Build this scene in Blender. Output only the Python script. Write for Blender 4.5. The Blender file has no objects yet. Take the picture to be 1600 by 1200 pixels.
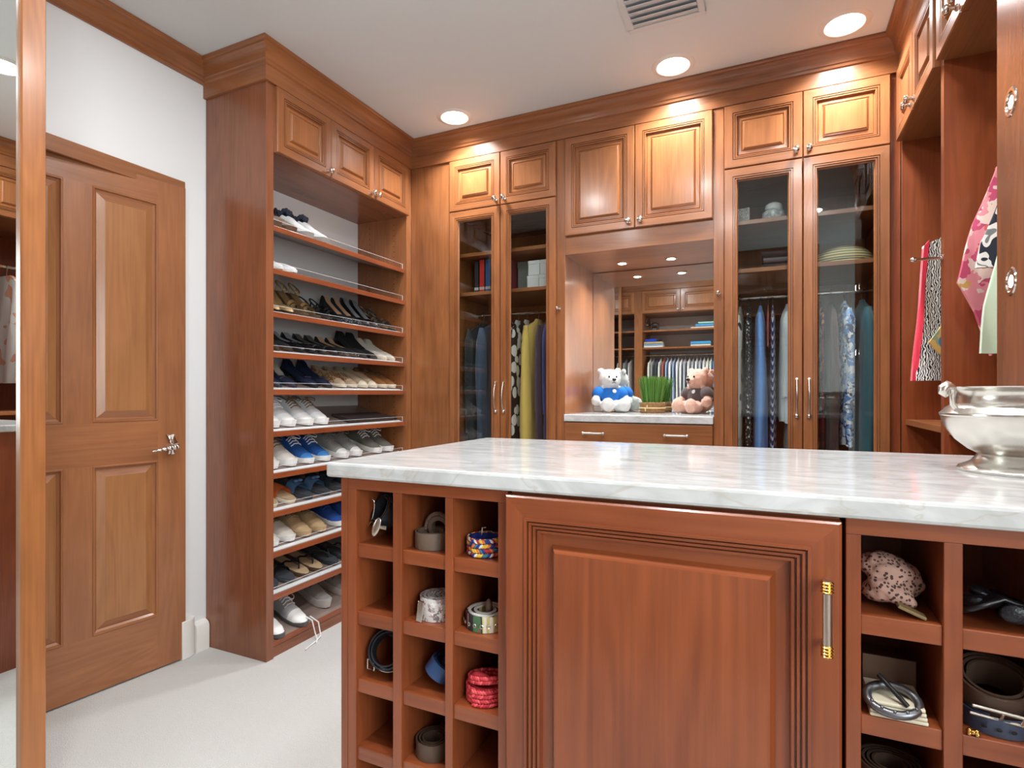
import bpy, bmesh, math, random
from mathutils import Vector, Matrix
PI = math.pi
rad = math.radians
S = bpy.context.scene
C = S.collection
random.seed(7)

# ------------------------------------------------------------------ camera, world, exposure, ceiling lamps
H = 1.15
cd = bpy.data.cameras.new('camera'); cam = bpy.data.objects.new('camera', cd); C.objects.link(cam)
cd.sensor_width = 36.0; cd.lens = 36.0 * 880.5 / 1600; cd.clip_start = 0.02
cd.shift_y = 15.0 / 1600
cam.location = (0, 0, H); cam.rotation_euler = (rad(90), 0, math.atan(407 / 880.5))
S.camera = cam
w = bpy.data.worlds.new('world'); S.world = w; w.use_nodes = True
w.node_tree.nodes['Background'].inputs[0].default_value = (1, 1, 1, 1)
w.node_tree.nodes['Background'].inputs[1].default_value = 0.05
S.view_settings.view_transform = 'Standard'; S.view_settings.look = 'None'
S.view_settings.gamma = 1; S.view_settings.use_curve_mapping = False
S.view_settings.exposure = 0.75
S.cycles.max_bounces = 12; S.cycles.diffuse_bounces = 6; S.cycles.glossy_bounces = 6
S.cycles.transparent_max_bounces = 24; S.cycles.transmission_bounces = 8
S.cycles.sample_clamp_indirect = 6.0
CEIL = 2.64
CANS = [(-1.556, 2.628), (-0.41, 2.632), (0.264, 2.625), (-1.25, 1.35), (-0.45, 1.35), (0.18, 1.35),
        (-1.2, 0.42), (-0.35, 0.42), (0.3, 0.42)]
CAN_W = (6.0, 5.2, 7.0)

def area(name, loc, size, power, col=(0.97, 0.985, 1.0), rot=(0, 0, 0), spread=180):
    l = bpy.data.lights.new(name, 'AREA'); l.shape = 'DISK'; l.size = size; l.energy = power; l.color = col
    l.spread = rad(spread)
    o = bpy.data.objects.new(name, l); C.objects.link(o); o.location = loc; o.rotation_euler = rot
    return o
for i, (x, y) in enumerate(CANS):
    area('can_lamp', (x, y, CEIL - 0.004), 0.13, CAN_W[i // 3], spread=(128, 180, 180)[i // 3])
# added fill for the cabinet fronts, at an invented window behind the camera, right
dl = bpy.data.lights.new('added_window_fill', 'AREA'); dl.shape = 'RECTANGLE'; dl.size = 1.25; dl.size_y = 1.45; dl.energy = 50; dl.color = (0.90, 0.96, 1.0)
do = bpy.data.objects.new('added_window_fill', dl); C.objects.link(do); do.location = (1.15, -0.50, 1.55); do.rotation_euler = (0, rad(90), 0)
for x, y in ((-0.763, 3.118), (-0.496, 3.125)):
    area('niche_lamp', (x, y, 1.8735), 0.04, 2.4, spread=140)
for z in (1.797, 1.399):
    area('pilaster_lamp', (0.462, 1.60, z), 0.035, 0.5, rot=(0, rad(90), 0), spread=170)

# ------------------------------------------------------------------ materials
def lin(c):
    return tuple(((v / 255) / 12.92 if v / 255 <= 0.04045 else ((v / 255 + 0.055) / 1.055) ** 2.4) for v in c) + (1,)

def base(name, rough=0.5, metal=0.0):
    m = bpy.data.materials.new(name); m.use_nodes = True
    b = m.node_tree.nodes['Principled BSDF']
    b.inputs['Roughness'].default_value = rough; b.inputs['Metallic'].default_value = metal
    return m, m.node_tree.nodes, m.node_tree.links, b
_mc = {}
def col(name, rgb, rough=0.5, metal=0.0, bump=0.0, bscale=200, var=0.0, coat=0.0, sheen=0.0):
    if name in _mc: return _mc[name]
    m, N, L, b = base(name, rough, metal)
    b.inputs['Base Color'].default_value = lin(rgb)
    b.inputs['Coat Weight'].default_value = coat
    if sheen: b.inputs['Sheen Weight'].default_value = sheen
    if bump or var:
        t = N.new('ShaderNodeTexCoord'); n = N.new('ShaderNodeTexNoise'); n.inputs['Scale'].default_value = bscale
        n.inputs['Detail'].default_value = 3
        L.new(t.outputs['Object'], n.inputs['Vector'])
        if bump:
            p = N.new('ShaderNodeBump'); p.inputs['Strength'].default_value = bump; p.inputs['Distance'].default_value = 0.002
            L.new(n.outputs['Fac'], p.inputs['Height']); L.new(p.outputs['Normal'], b.inputs['Normal'])
        if var:
            mx = N.new('ShaderNodeMix'); mx.data_type = 'RGBA'
            mx.inputs['A'].default_value = lin(tuple(max(0, v * (1 - var)) for v in rgb))
            mx.inputs['B'].default_value = lin(tuple(min(255, v * (1 + var)) for v in rgb))
            L.new(n.outputs['Fac'], mx.inputs['Factor']); L.new(mx.outputs['Result'], b.inputs['Base Color'])
    _mc[name] = m
    return m

WOODS = {'cab': ((112, 66, 38), (172, 110, 66), 0.30), 'door': ((122, 76, 48), (168, 110, 70), 0.36),
         'doorpanel': ((128, 82, 48), (172, 118, 72), 0.36), 'island': ((106, 49, 26), (162, 86, 48), 0.30),  # island: same finish as cab, darker tone stands in for weaker light
         'side': ((106, 62, 40), (154, 94, 62), 0.25), 'shelf': ((112, 70, 48), (156, 100, 70), 0.33),
         'panel': ((120, 72, 40), (180, 116, 68), 0.28)}
def W(kind='cab', ax='z'):
    key = 'wood_%s_%s' % (kind, ax)
    if key in _mc: return _mc[key]
    d, l, r = WOODS[kind]
    m, N, L, b = base(key, r)
    t = N.new('ShaderNodeTexCoord'); oi = N.new('ShaderNodeObjectInfo')
    sc = N.new('ShaderNodeVectorMath'); sc.operation = 'SCALE'; sc.inputs[0].default_value = (7, 5, 9)
    L.new(oi.outputs['Random'], sc.inputs['Scale'])
    ad = N.new('ShaderNodeVectorMath'); L.new(t.outputs['Object'], ad.inputs[0]); L.new(sc.outputs[0], ad.inputs[1])
    def noise(across, along, detail, dist=0.0):
        mp = N.new('ShaderNodeMapping'); v = [across] * 3; v['xyz'.index(ax)] = along
        mp.inputs['Scale'].default_value = v
        n = N.new('ShaderNodeTexNoise'); n.inputs['Scale'].default_value = 1; n.inputs['Detail'].default_value = detail
        n.inputs['Distortion'].default_value = dist
        L.new(ad.outputs[0], mp.inputs['Vector']); L.new(mp.outputs['Vector'], n.inputs['Vector'])
        return n.outputs['Fac']
    def math_(op, a, bb, c=None):
        q = N.new('ShaderNodeMath'); q.operation = op
        for i, v in enumerate((a, bb, c)):
            if v is None: continue
            if isinstance(v, (int, float)): q.inputs[i].default_value = v
            else: L.new(v, q.inputs[i])
        return q.outputs[0]
    mott = noise(7, 1.6, 2, 0.4)
    fine = noise(150, 5, 3)
    fig = noise(9, 0.9, 1, 0.3)
    fig = math_('SINE', math_('MULTIPLY', fig, 70), 0)
    flame = noise(22, 7, 2)
    f = math_('MULTIPLY_ADD', mott, 0.65, 0.16)
    f = math_('ADD', f, math_('MULTIPLY_ADD', fine, 0.4, -0.2))
    f = math_('ADD', f, math_('MULTIPLY', fig, 0.05))
    f = math_('ADD', f, math_('MULTIPLY_ADD', flame, 0.28, -0.14))
    cr = N.new('ShaderNodeValToRGB'); e = cr.color_ramp.elements
    e[0].position = 0.12; e[0].color = lin(d); e[1].position = 0.85; e[1].color = lin(l)
    L.new(f, cr.inputs['Fac']); L.new(cr.outputs['Color'], b.inputs['Base Color'])
    p = N.new('ShaderNodeBump'); p.inputs['Strength'].default_value = 0.06; p.inputs['Distance'].default_value = 0.001
    L.new(fine, p.inputs['Height']); L.new(p.outputs['Normal'], b.inputs['Normal'])
    b.inputs['Coat Weight'].default_value = 0.25; b.inputs['Coat Roughness'].default_value = 0.15
    _mc[key] = m
    return m

def pat(name, kind, cols, scale=30, rough=0.8, stretch=(1, 1, 1), dist=2.0):
    """printed and woven cloth: cell, zebra, stripe, chevron or flower prints from constant colour ramps"""
    if name in _mc: return _mc[name]
    m, N, L, b = base(name, rough)
    t = N.new('ShaderNodeTexCoord'); mp = N.new('ShaderNodeMapping'); mp.inputs['Scale'].default_value = stretch
    L.new(t.outputs['Object'], mp.inputs['Vector'])
    v = mp.outputs['Vector']
    if kind == 'cell' or kind == 'flower':
        n = N.new('ShaderNodeTexVoronoi'); n.inputs['Scale'].default_value = scale
        if kind == 'flower':
            nn = N.new('ShaderNodeTexNoise'); nn.inputs['Scale'].default_value = scale * 0.9; nn.inputs['Detail'].default_value = 2
            L.new(v, nn.inputs['Vector'])
            a = N.new('ShaderNodeVectorMath'); a.operation = 'MULTIPLY_ADD'
            a.inputs[1].default_value = (0.09, 0.09, 0.09)
            L.new(nn.outputs['Color'], a.inputs[0]); L.new(v, a.inputs[2]); v = a.outputs[0]
            L.new(v, n.inputs['Vector'])
            sp = N.new('ShaderNodeSeparateColor'); L.new(n.outputs['Color'], sp.inputs[0]); fac = sp.outputs[0]
        else:
            L.new(v, n.inputs['Vector']); fac = n.outputs['Distance']
    elif kind == 'noise':
        n = N.new('ShaderNodeTexNoise'); n.inputs['Scale'].default_value = scale; n.inputs['Detail'].default_value = 1
        L.new(v, n.inputs['Vector']); fac = n.outputs['Fac']
    else:
        n = N.new('ShaderNodeTexWave'); n.inputs['Scale'].default_value = scale
        n.inputs['Distortion'].default_value = dist if kind == 'zebra' else 0
        n.inputs['Detail'].default_value = 1; n.inputs['Detail Scale'].default_value = 1.5
        if kind == 'chevron':
            sp = N.new('ShaderNodeSeparateXYZ'); L.new(v, sp.inputs[0])
            pp = N.new('ShaderNodeMath'); pp.operation = 'PINGPONG'; pp.inputs[1].default_value = 0.03
            ay = N.new('ShaderNodeMath'); ay.operation = 'ADD'; L.new(sp.outputs[0], ay.inputs[0]); L.new(sp.outputs[1], ay.inputs[1])
            L.new(ay.outputs[0], pp.inputs[0])
            az = N.new('ShaderNodeMath'); az.operation = 'ADD'; L.new(sp.outputs[2], az.inputs[0]); L.new(pp.outputs[0], az.inputs[1])
            cb = N.new('ShaderNodeCombineXYZ'); L.new(az.outputs[0], cb.inputs[0]); v = cb.outputs[0]
        L.new(v, n.inputs['Vector']); fac = n.outputs['Fac']
    cr = N.new('ShaderNodeValToRGB'); cr.color_ramp.interpolation = 'CONSTANT'
    e = cr.color_ramp.elements
    while len(e) < len(cols): e.new(0.5)
    for i, (p, c_) in enumerate(cols):
        e[i].position = p; e[i].color = lin(c_)
    L.new(fac, cr.inputs['Fac']); L.new(cr.outputs['Color'], b.inputs['Base Color'])
    _mc[name] = m
    return m

def glass(name, tint=(1, 1, 1), ior=1.5, rough=0.0):
    m = bpy.data.materials.new(name); m.use_nodes = True; N = m.node_tree.nodes; L = m.node_tree.links
    N.remove(N['Principled BSDF'])
    tr = N.new('ShaderNodeBsdfTransparent'); tr.inputs[0].default_value = tint + (1,)
    gl = N.new('ShaderNodeBsdfGlossy'); gl.inputs['Roughness'].default_value = rough
    lw = N.new('ShaderNodeLayerWeight'); lw.inputs['Blend'].default_value = 0.5      # Schlick, the same from both sides
    pw = N.new('ShaderNodeMath'); pw.operation = 'POWER'; pw.inputs[1].default_value = 5; L.new(lw.outputs['Facing'], pw.inputs[0])
    f0 = ((ior - 1) / (ior + 1)) ** 2
    ma = N.new('ShaderNodeMath'); ma.operation = 'MULTIPLY_ADD'; ma.inputs[1].default_value = 1 - f0; ma.inputs[2].default_value = f0
    L.new(pw.outputs[0], ma.inputs[0])
    mx = N.new('ShaderNodeMixShader'); L.new(ma.outputs[0], mx.inputs[0]); L.new(tr.outputs[0], mx.inputs[1]); L.new(gl.outputs[0], mx.inputs[2])
    L.new(mx.outputs[0], N['Material Output'].inputs[0])
    return m
GLASS = glass('door_glass', (0.93, 0.96, 0.95), 1.55)
ACRYL = glass('acrylic', (0.97, 0.97, 0.97), 1.5)
MIRROR = col('mirror_silver', (238, 242, 240), 0.0, 1.0)
SILVER = col('polished_nickel', (225, 222, 215), 0.14, 1.0)
BRUSH = col('brushed_nickel', (205, 200, 190), 0.28, 1.0)
GOLD = col('brass', (212, 170, 95), 0.2, 1.0)
WHITE = col('wall_paint', (226, 229, 230), 0.6, bump=0.05, bscale=300)
CEILM = col('ceiling_paint', (218, 224, 225), 0.7, bump=0.15, bscale=220)
TRIMW = col('white_gloss_paint', (232, 231, 226), 0.35)
BLACK = col('black_leather', (38, 39, 44), 0.32)
DARK = col('dark_gap', (20, 12, 8), 0.8)
def emit(name, c_, s):
    m = bpy.data.materials.new(name); m.use_nodes = True; N = m.node_tree.nodes
    b = N['Principled BSDF']; b.inputs['Emission Color'].default_value = lin(c_); b.inputs['Emission Strength'].default_value = s
    b.inputs['Base Color'].default_value = (0.8, 0.8, 0.8, 1)
    return m
LAMP = emit('lamp_lens', (255, 250, 242), 9)
LAMP2 = emit('lamp_reflector', (255, 250, 242), 1.1)
PUCK = emit('puck_lens', (255, 244, 225), 22)

def carpet():
    m, N, L, b = base('carpet', 0.95); b.inputs['Base Color'].default_value = lin((196, 196, 193))
    b.inputs['Sheen Weight'].default_value = 0.2
    t = N.new('ShaderNodeTexCoord')
    n = N.new('ShaderNodeTexVoronoi'); n.inputs['Scale'].default_value = 260; L.new(t.outputs['Object'], n.inputs['Vector'])
    n2 = N.new('ShaderNodeTexNoise'); n2.inputs['Scale'].default_value = 60; L.new(t.outputs['Object'], n2.inputs['Vector'])
    a = N.new('ShaderNodeMath'); a.operation = 'ADD'; L.new(n.outputs['Distance'], a.inputs[0]); L.new(n2.outputs['Fac'], a.inputs[1])
    p = N.new('ShaderNodeBump'); p.inputs['Strength'].default_value = 0.5; p.inputs['Distance'].default_value = 0.004
    L.new(a.outputs[0], p.inputs['Height']); L.new(p.outputs['Normal'], b.inputs['Normal'])
    return m
def quartz():
    m, N, L, b = base('quartz', 0.10)
    t = N.new('ShaderNodeTexCoord')
    n1 = N.new('ShaderNodeTexNoise'); n1.inputs['Scale'].default_value = 14; n1.inputs['Detail'].default_value = 6; n1.inputs['Distortion'].default_value = 1.6
    n2 = N.new('ShaderNodeTexNoise'); n2.inputs['Scale'].default_value = 5; n2.inputs['Detail'].default_value = 5; n2.inputs['Distortion'].default_value = 2.5
    mp = N.new('ShaderNodeMapping'); mp.inputs['Scale'].default_value = (0.6, 1.6, 1.2); L.new(t.outputs['Object'], mp.inputs['Vector'])
    L.new(mp.outputs[0], n1.inputs['Vector']); L.new(mp.outputs[0], n2.inputs['Vector'])
    r1 = N.new('ShaderNodeValToRGB'); e = r1.color_ramp.elements
    e[0].position = 0.3; e[0].color = lin((180, 181, 180)); e[1].position = 0.62; e[1].color = lin((206, 207, 207))
    r2 = N.new('ShaderNodeValToRGB'); e = r2.color_ramp.elements
    e[0].position = 0.475; e[0].color = (0, 0, 0, 1); e[1].position = 0.5; e[1].color = (1, 1, 1, 1)
    k = e.new(0.52); k.color = (0, 0, 0, 1)
    mx = N.new('ShaderNodeMix'); mx.data_type = 'RGBA'; mx.inputs['B'].default_value = lin((176, 164, 148))
    L.new(n1.outputs['Fac'], r1.inputs['Fac']); L.new(n2.outputs['Fac'], r2.inputs['Fac'])
    mu = N.new('ShaderNodeMath'); mu.operation = 'MULTIPLY'; mu.inputs[1].default_value = 0.45
    L.new(r2.outputs['Color'], mu.inputs[0]); L.new(mu.outputs[0], mx.inputs['Factor'])
    L.new(r1.outputs['Color'], mx.inputs['A']); L.new(mx.outputs['Result'], b.inputs['Base Color'])
    return m
CARPET = carpet(); QUARTZ = quartz()

# ------------------------------------------------------------------ mesh helpers
class MB:
    def __init__(s): s.v = []; s.f = []; s.m = []; s.x = Matrix.Identity(4)
    def add(s, vs, fs, m=0):
        o = len(s.v); s.v += [tuple(s.x @ Vector(v)) for v in vs]
        s.f += [tuple(i + o for i in f) for f in fs]
        s.m += (m if isinstance(m, list) else [m] * len(fs))
        return s
    def box(s, x0, x1, y0, y1, z0, z1, m=0):
        v = [(x, y, z) for z in (z0, z1) for y in (y0, y1) for x in (x0, x1)]
        return s.add(v, [(0, 2, 3, 1), (4, 5, 7, 6), (0, 1, 5, 4), (2, 6, 7, 3), (0, 4, 6, 2), (1, 3, 7, 5)], m)
    def grid(s, rows, m=0, close=False, cap=False, fm=None):
        n = len(rows[0]); v = [p for r in rows for p in r]; f = []; ms = []
        for i in range(len(rows) - 1):
            for j in range(n if close else n - 1):
                k = (j + 1) % n
                f.append((i * n + j, i * n + k, (i + 1) * n + k, (i + 1) * n + j)); ms.append(fm(i, j) if fm else m)
        if cap:
            f.append(tuple(range(n - 1, -1, -1))); f.append(tuple((len(rows) - 1) * n + j for j in range(n))); ms += [m, m]
        return s.add(v, f, ms)
    def tube(s, pts, r, n=8, m=0, cap=True, loop=False):
        pts = [Vector(p) for p in pts]; N = len(pts); rows = []
        up = Vector((0, 0, 1)); prev = None
        for i, p in enumerate(pts):
            if loop: t = pts[(i + 1) % N] - pts[i - 1]
            else: t = pts[min(i + 1, N - 1)] - pts[max(i - 1, 0)]
            t.normalize()
            a = prev if prev else (up if abs(t.z) < 0.9 else Vector((1, 0, 0)))
            a = (a - t * a.dot(t)).normalized(); prev = a; b = t.cross(a)
            rr = r[i] if isinstance(r, (list, tuple)) else r
            rows.append([p + (a * math.cos(2 * PI * k / n) + b * math.sin(2 * PI * k / n)) * rr for k in range(n)])
        if loop: rows.append(rows[0])
        return s.grid(rows, m, True, cap and not loop)
    def lathe(s, prof, n=24, m=0, c=(0, 0, 0), fm=None):
        rows = [[(c[0] + r * math.cos(2 * PI * k / n), c[1] + r * math.sin(2 * PI * k / n), c[2] + z) for k in range(n)] for r, z in prof]
        return s.grid(rows, m, True, False, fm)
    def ell(s, c, r, n=12, k=8, m=0, rot=None):
        rows = []
        R = rot.to_3x3() if rot else None
        for i in range(k + 1):
            a = PI * i / k; row = []
            for j in range(n):
                b = 2 * PI * j / n
                p = Vector((r[0] * math.sin(a) * math.cos(b), r[1] * math.sin(a) * math.sin(b), -r[2] * math.cos(a)))
                if R: p = R @ p
                row.append(p + Vector(c))
            rows.append(row)
        return s.grid(rows, m, True)
    def prism(s, pts, ax, a, b, m=0):
        def P(u, v, w_): return {'x': (w_, u, v), 'y': (u, w_, v), 'z': (u, v, w_)}[ax]
        n = len(pts); v = [P(u, q, a) for u, q in pts] + [P(u, q, b) for u, q in pts]
        f = [tuple(range(n - 1, -1, -1)), tuple(range(n, 2 * n))] + [(i, (i + 1) % n, n + (i + 1) % n, n + i) for i in range(n)]
        return s.add(v, f, m)
    def rects(s, x0, x1, z0, z1, rings, fill=True, m=(0, 1)):
        """concentric rectangles (inset, y): the section of a panelled door; rails take material 1, stiles and field 0"""
        v = []; f = []; ms = []
        for d, y in rings:
            v += [(x0 + d, y, z0 + d), (x1 - d, y, z0 + d), (x1 - d, y, z1 - d), (x0 + d, y, z1 - d)]
        for i in range(len(rings) - 1):
            for j in range(4):
                k = (j + 1) % 4
                f.append((i * 4 + j, i * 4 + k, i * 4 + 4 + k, i * 4 + 4 + j)); ms.append(m[1] if j in (0, 2) else m[0])
        if fill:
            q = (len(rings) - 1) * 4; f.append((q, q + 1, q + 2, q + 3)); ms.append(m[0])
        return s.add(v, f, ms)
    def build(s, name, mats, parent=None, ang=40, bevel=0, loc=None, kind=None, label=None):
        me = bpy.data.meshes.new(name); me.from_pydata(s.v, [], s.f)
        mats = mats if isinstance(mats, (list, tuple)) else [mats]
        for q in mats: me.materials.append(q)
        me.polygons.foreach_set('material_index', s.m); 
        bm = bmesh.new(); bm.from_mesh(me); bmesh.ops.remove_doubles(bm, verts=bm.verts, dist=1e-6)
        bmesh.ops.recalc_face_normals(bm, faces=bm.faces) if ang >= 0 else None
        bm.to_mesh(me); bm.free()
        if abs(ang) > 1:
            me.shade_smooth(); me.set_sharp_from_angle(angle=rad(abs(ang)))
        o = bpy.data.objects.new(name, me); C.objects.link(o)
        if parent: o.parent = parent
        if loc: o.location = loc
        if bevel:
            b = o.modifiers.new('Bevel', 'BEVEL'); b.width = bevel; b.segments = 2; b.limit_method = 'ANGLE'
        if kind: o['kind'] = kind
        if label: o['label'] = label
        return o
def tag(o, label, cat, group=None):
    o['label'] = label; o['category'] = cat
    if group: o['group'] = group
    return o
def thing(name, label, cat, loc=(0, 0, 0), rz=0, group=None, rot=None):
    o = bpy.data.objects.new(name, None); C.objects.link(o); o.empty_display_size = 0.05
    o.location = loc; o.rotation_euler = rot if rot else (0, 0, rz)
    return tag(o, label, cat, group)
def dup(root, loc, rot, label):
    r = root.copy(); C.objects.link(r); r.location = loc; r.rotation_euler = rot; r['label'] = label
    for ch in list(root.children):
        c = ch.copy(); C.objects.link(c); c.parent = r
        for g in list(ch.children):
            d = g.copy(); C.objects.link(d); d.parent = c
    return r
def bx(name, x0, x1, y0, y1, z0, z1, mat, parent=None, bevel=0.0, kind=None, label=None):
    return MB().box(x0, x1, y0, y1, z0, z1).build(name, mat, parent, 0, bevel, kind=kind, label=label)
def lerpk(keys, t):
    for (a, va), (b, vb) in zip(keys, keys[1:]):
        if t <= b:
            u = (t - a) / (b - a) if b > a else 0
            u = u * u * (3 - 2 * u)
            return va + (vb - va) * u
    return keys[-1][1]

# ------------------------------------------------------------------ room shell
WL, WB, WR, WF = -2.345, 3.42, 1.06, -1.36
bx('floor', -2.62, WR, WF, WB, -0.06, 0, CARPET, kind='structure')
bx('ceiling', -2.62, WR, WF, WB, CEIL + 0.03, CEIL + 0.09, CEILM, kind='structure')
# ceiling board with the round openings of the downlights
def ceiling_board():
    bm = bmesh.new()
    outer = [bm.verts.new((x, y, CEIL)) for x, y in ((-2.62, WF), (WR, WF), (WR, WB), (-2.62, WB))]
    ed = [bm.edges.new((outer[i], outer[(i + 1) % 4])) for i in range(4)]
    for cx, cy in CANS:
        vs = [bm.verts.new((cx + 0.079 * math.cos(2 * PI * k / 28), cy + 0.079 * math.sin(2 * PI * k / 28), CEIL)) for k in range(28)]
        ed += [bm.edges.new((vs[i], vs[(i + 1) % 28])) for i in range(28)]
    bmesh.ops.triangle_fill(bm, edges=ed, use_beauty=True)
    me = bpy.data.meshes.new('ceiling'); bm.to_mesh(me); bm.free(); me.materials.append(CEILM)
    o = bpy.data.objects.new('ceiling', me); C.objects.link(o); o['kind'] = 'structure'
ceiling_board()
bx('wall_back', -2.62, WR, WB, WB + 0.1, 0, CEIL, WHITE, kind='structure')
m = MB(); m.box(WR, WR + 0.1, WF, -1.14, 0, CEIL); m.box(WR, WR + 0.1, 0.14, WB, 0, CEIL); m.box(WR, WR + 0.1, -1.14, 0.14, 0, 0.82); m.box(WR, WR + 0.1, -1.14, 0.14, 2.28, CEIL)
m.build('wall_right', WHITE, ang=0, kind='structure')
m = MB()
for a, b, c_, d in ((-1.14, -1.09, 0.82, 2.28), (0.09, 0.14, 0.82, 2.28), (-0.52, -0.48, 0.82, 2.28), (-1.09, 0.09, 0.82, 0.87), (-1.09, 0.09, 2.23, 2.28)): m.box(WR + 0.03, WR + 0.07, a, b, c_, d)
w1 = m.build('added_window_1', TRIMW, ang=0, bevel=0.003, kind='structure')  # added window, out of view, frames the fill light
bx('pane', WR + 0.048, WR + 0.052, -1.09, 0.09, 0.87, 2.23, GLASS, w1)
bx('wall_front', -2.62, WR, WF - 0.1, WF, 0, CEIL, WHITE, kind='structure')
DY0, DY1, DZ = 0.80, 1.605, 2.045
m = MB()
m.box(WL - 0.12, WL, WF, DY0, 0, CEIL); m.box(WL - 0.12, WL, DY1, WB, 0, CEIL); m.box(WL - 0.12, WL, DY0, DY1, DZ, CEIL)
m.build('wall_left', WHITE, ang=0, kind='structure')
bx('wall_left_hall', -2.64, -2.60, 0.3, 2.2, 0, CEIL, WHITE, kind='structure')
# head casing of the door
m = MB()
m.box(WL, WL + 0.014, DY0 - 0.06, 1.638, DZ - 0.03, DZ + 0.030)
m.build('trim_1', W('door', 'y'), ang=0, bevel=0.002, kind='structure')
# white plinth block and baseboard right of the door
m = MB(); pr = []
for k in range(9):
    a = PI / 2 * k / 8
    pr.append((WL + 0.042 * math.cos(a) ** 0.7, 1.628 + 0.052 * math.sin(a) + 0.0))
pr = [(WL, 1.606), (WL + 0.042, 1.606)] + pr + [(WL, 1.68)]
m.prism(pr, 'z', 0, 0.165)
m.build('baseboard_plinth', TRIMW, ang=30, bevel=0.003, kind='structure')
m = MB(); m.prism([(WL, 0), (WL + 0.03, 0), (WL + 0.03, 0.105), (WL + 0.024, 0.118), (WL + 0.012, 0.126), (WL, 0.13)], 'y', 1.68, 1.742)
o = m.build('baseboard_left', TRIMW, ang=30, kind='structure')

# crown moulding, one run per wall with mitred ends
PROF = [(0.0, 2.488), (0.012, 2.488), (0.012, 2.552), (0.02, 2.556), (0.022, 2.566), (0.027, 2.570), (0.029, 2.580),
        (0.033, 2.595), (0.042, 2.610), (0.052, 2.617), (0.054, 2.622), (0.060, 2.624), (0.064, 2.630), (0.064, CEIL - 0.001), (0, CEIL - 0.001)]
PROFW = [(0, 2.546), (0.01, 2.546), (0.014, 2.556), (0.020, 2.560), (0.023, 2.570), (0.027, 2.574), (0.029, 2.584)] + PROF[7:]
def crown(name, p, q, n, e0, e1, prof=PROF):
    """run from p to q, outward normal n; e0/e1 = +1 outside mitre, -1 inside mitre, 0 square end"""
    d = (Vector(q) - Vector(p)).normalized(); n = Vector(n)
    rows = []
    for base_, e, sgn in ((Vector(p), e0, -1), (Vector(q), e1, 1)):
        rows.append([tuple(base_ + n * o_ + d * (sgn * e * o_)) + (z,) for o_, z in prof])
    ax = 'x' if abs(d.x) > 0.5 else 'y'
    MB().grid(rows, 0, True, True).build(name, W('cab', ax), ang=25, kind='structure')
XF, YF, XR = -1.964, 2.81, 0.486
YS = 1.745
crown('trim_2', (WL, -0.75), (WL, YS), (1, 0), 0, -1, PROFW)
crown('trim_3', (WL, YS), (XF, YS), (0, -1), 0, 1)
crown('trim_4', (XF, YS), (XF, YF), (1, 0), 1, -1)
crown('trim_5', (XF, YF), (XR, YF), (0, -1), -1, -1)
crown('trim_6', (XR, YF), (XR, 1.40), (-1, 0), -1, 0)

# ------------------------------------------------------------------ entry door (ajar), hinged at the far left
DW = 0.80
dth = math.atan2(0.124, 0.992)
fx, fy = -2.307, 1.622                      # free edge, room side
hx, hy = fx - DW * math.sin(dth), fy - DW * math.cos(dth)
door = bpy.data.objects.new('door_1', None); C.objects.link(door); door['kind'] = 'structure'
door['label'] = 'six panel reddish wood door standing ajar beside the shoe cabinet'
door.location = (hx, hy, 0.008); door.rotation_euler = (0, 0, rad(90) - dth)      # local x along the leaf, -y to the room
LZ = 2.03
cols = [(0.10, 0.36), (0.447, 0.69)]; rows_ = [(0.215, 0.865), (1.03, 1.935)]
cols = [(0.125, 0.36), (0.452, 0.688)]
m = MB()
zs = [0, rows_[0][0], rows_[0][1], rows_[1][0], rows_[1][1], LZ]; xs = [0, cols[0][0], cols[0][1], cols[1][0], cols[1][1], DW]
m.box(xs[0], xs[1], 0, 0.04, 0, LZ, 0); m.box(xs[4], xs[5], 0, 0.04, 0, LZ, 0)
for a, b in ((0, 1), (2, 3), (4, 5)): m.box(xs[1], xs[4], 0, 0.04, zs[a], zs[b], 1)
for a, b in ((1, 2), (3, 4)): m.box(xs[2], xs[3], 0, 0.04, zs[a], zs[b], 0)
m.build('frame', [W('door', 'z'), W('door', 'x')], door, 0)
for cx in cols:
    for rz_ in rows_:
        m = MB(); m.rects(cx[0], cx[1], rz_[0], rz_[1], [(0, 0.0), (0.003, -0.003), (0.007, -0.002), (0.010, 0.006), (0.018, 0.012)], False)
        m.build('panel_moulding', [W('door', 'z'), W('door', 'x')], door, 20)
        m = MB(); m.rects(cx[0] + 0.017, cx[1] - 0.017, rz_[0] + 0.017, rz_[1] - 0.017, [(0, 0.02), (0, 0.0125), (0.024, 0.005), (0.028, 0.003)], True)
        m.build('door_panel', [W('doorpanel', 'z'), W('door', 'x')], door, 12)
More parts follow.
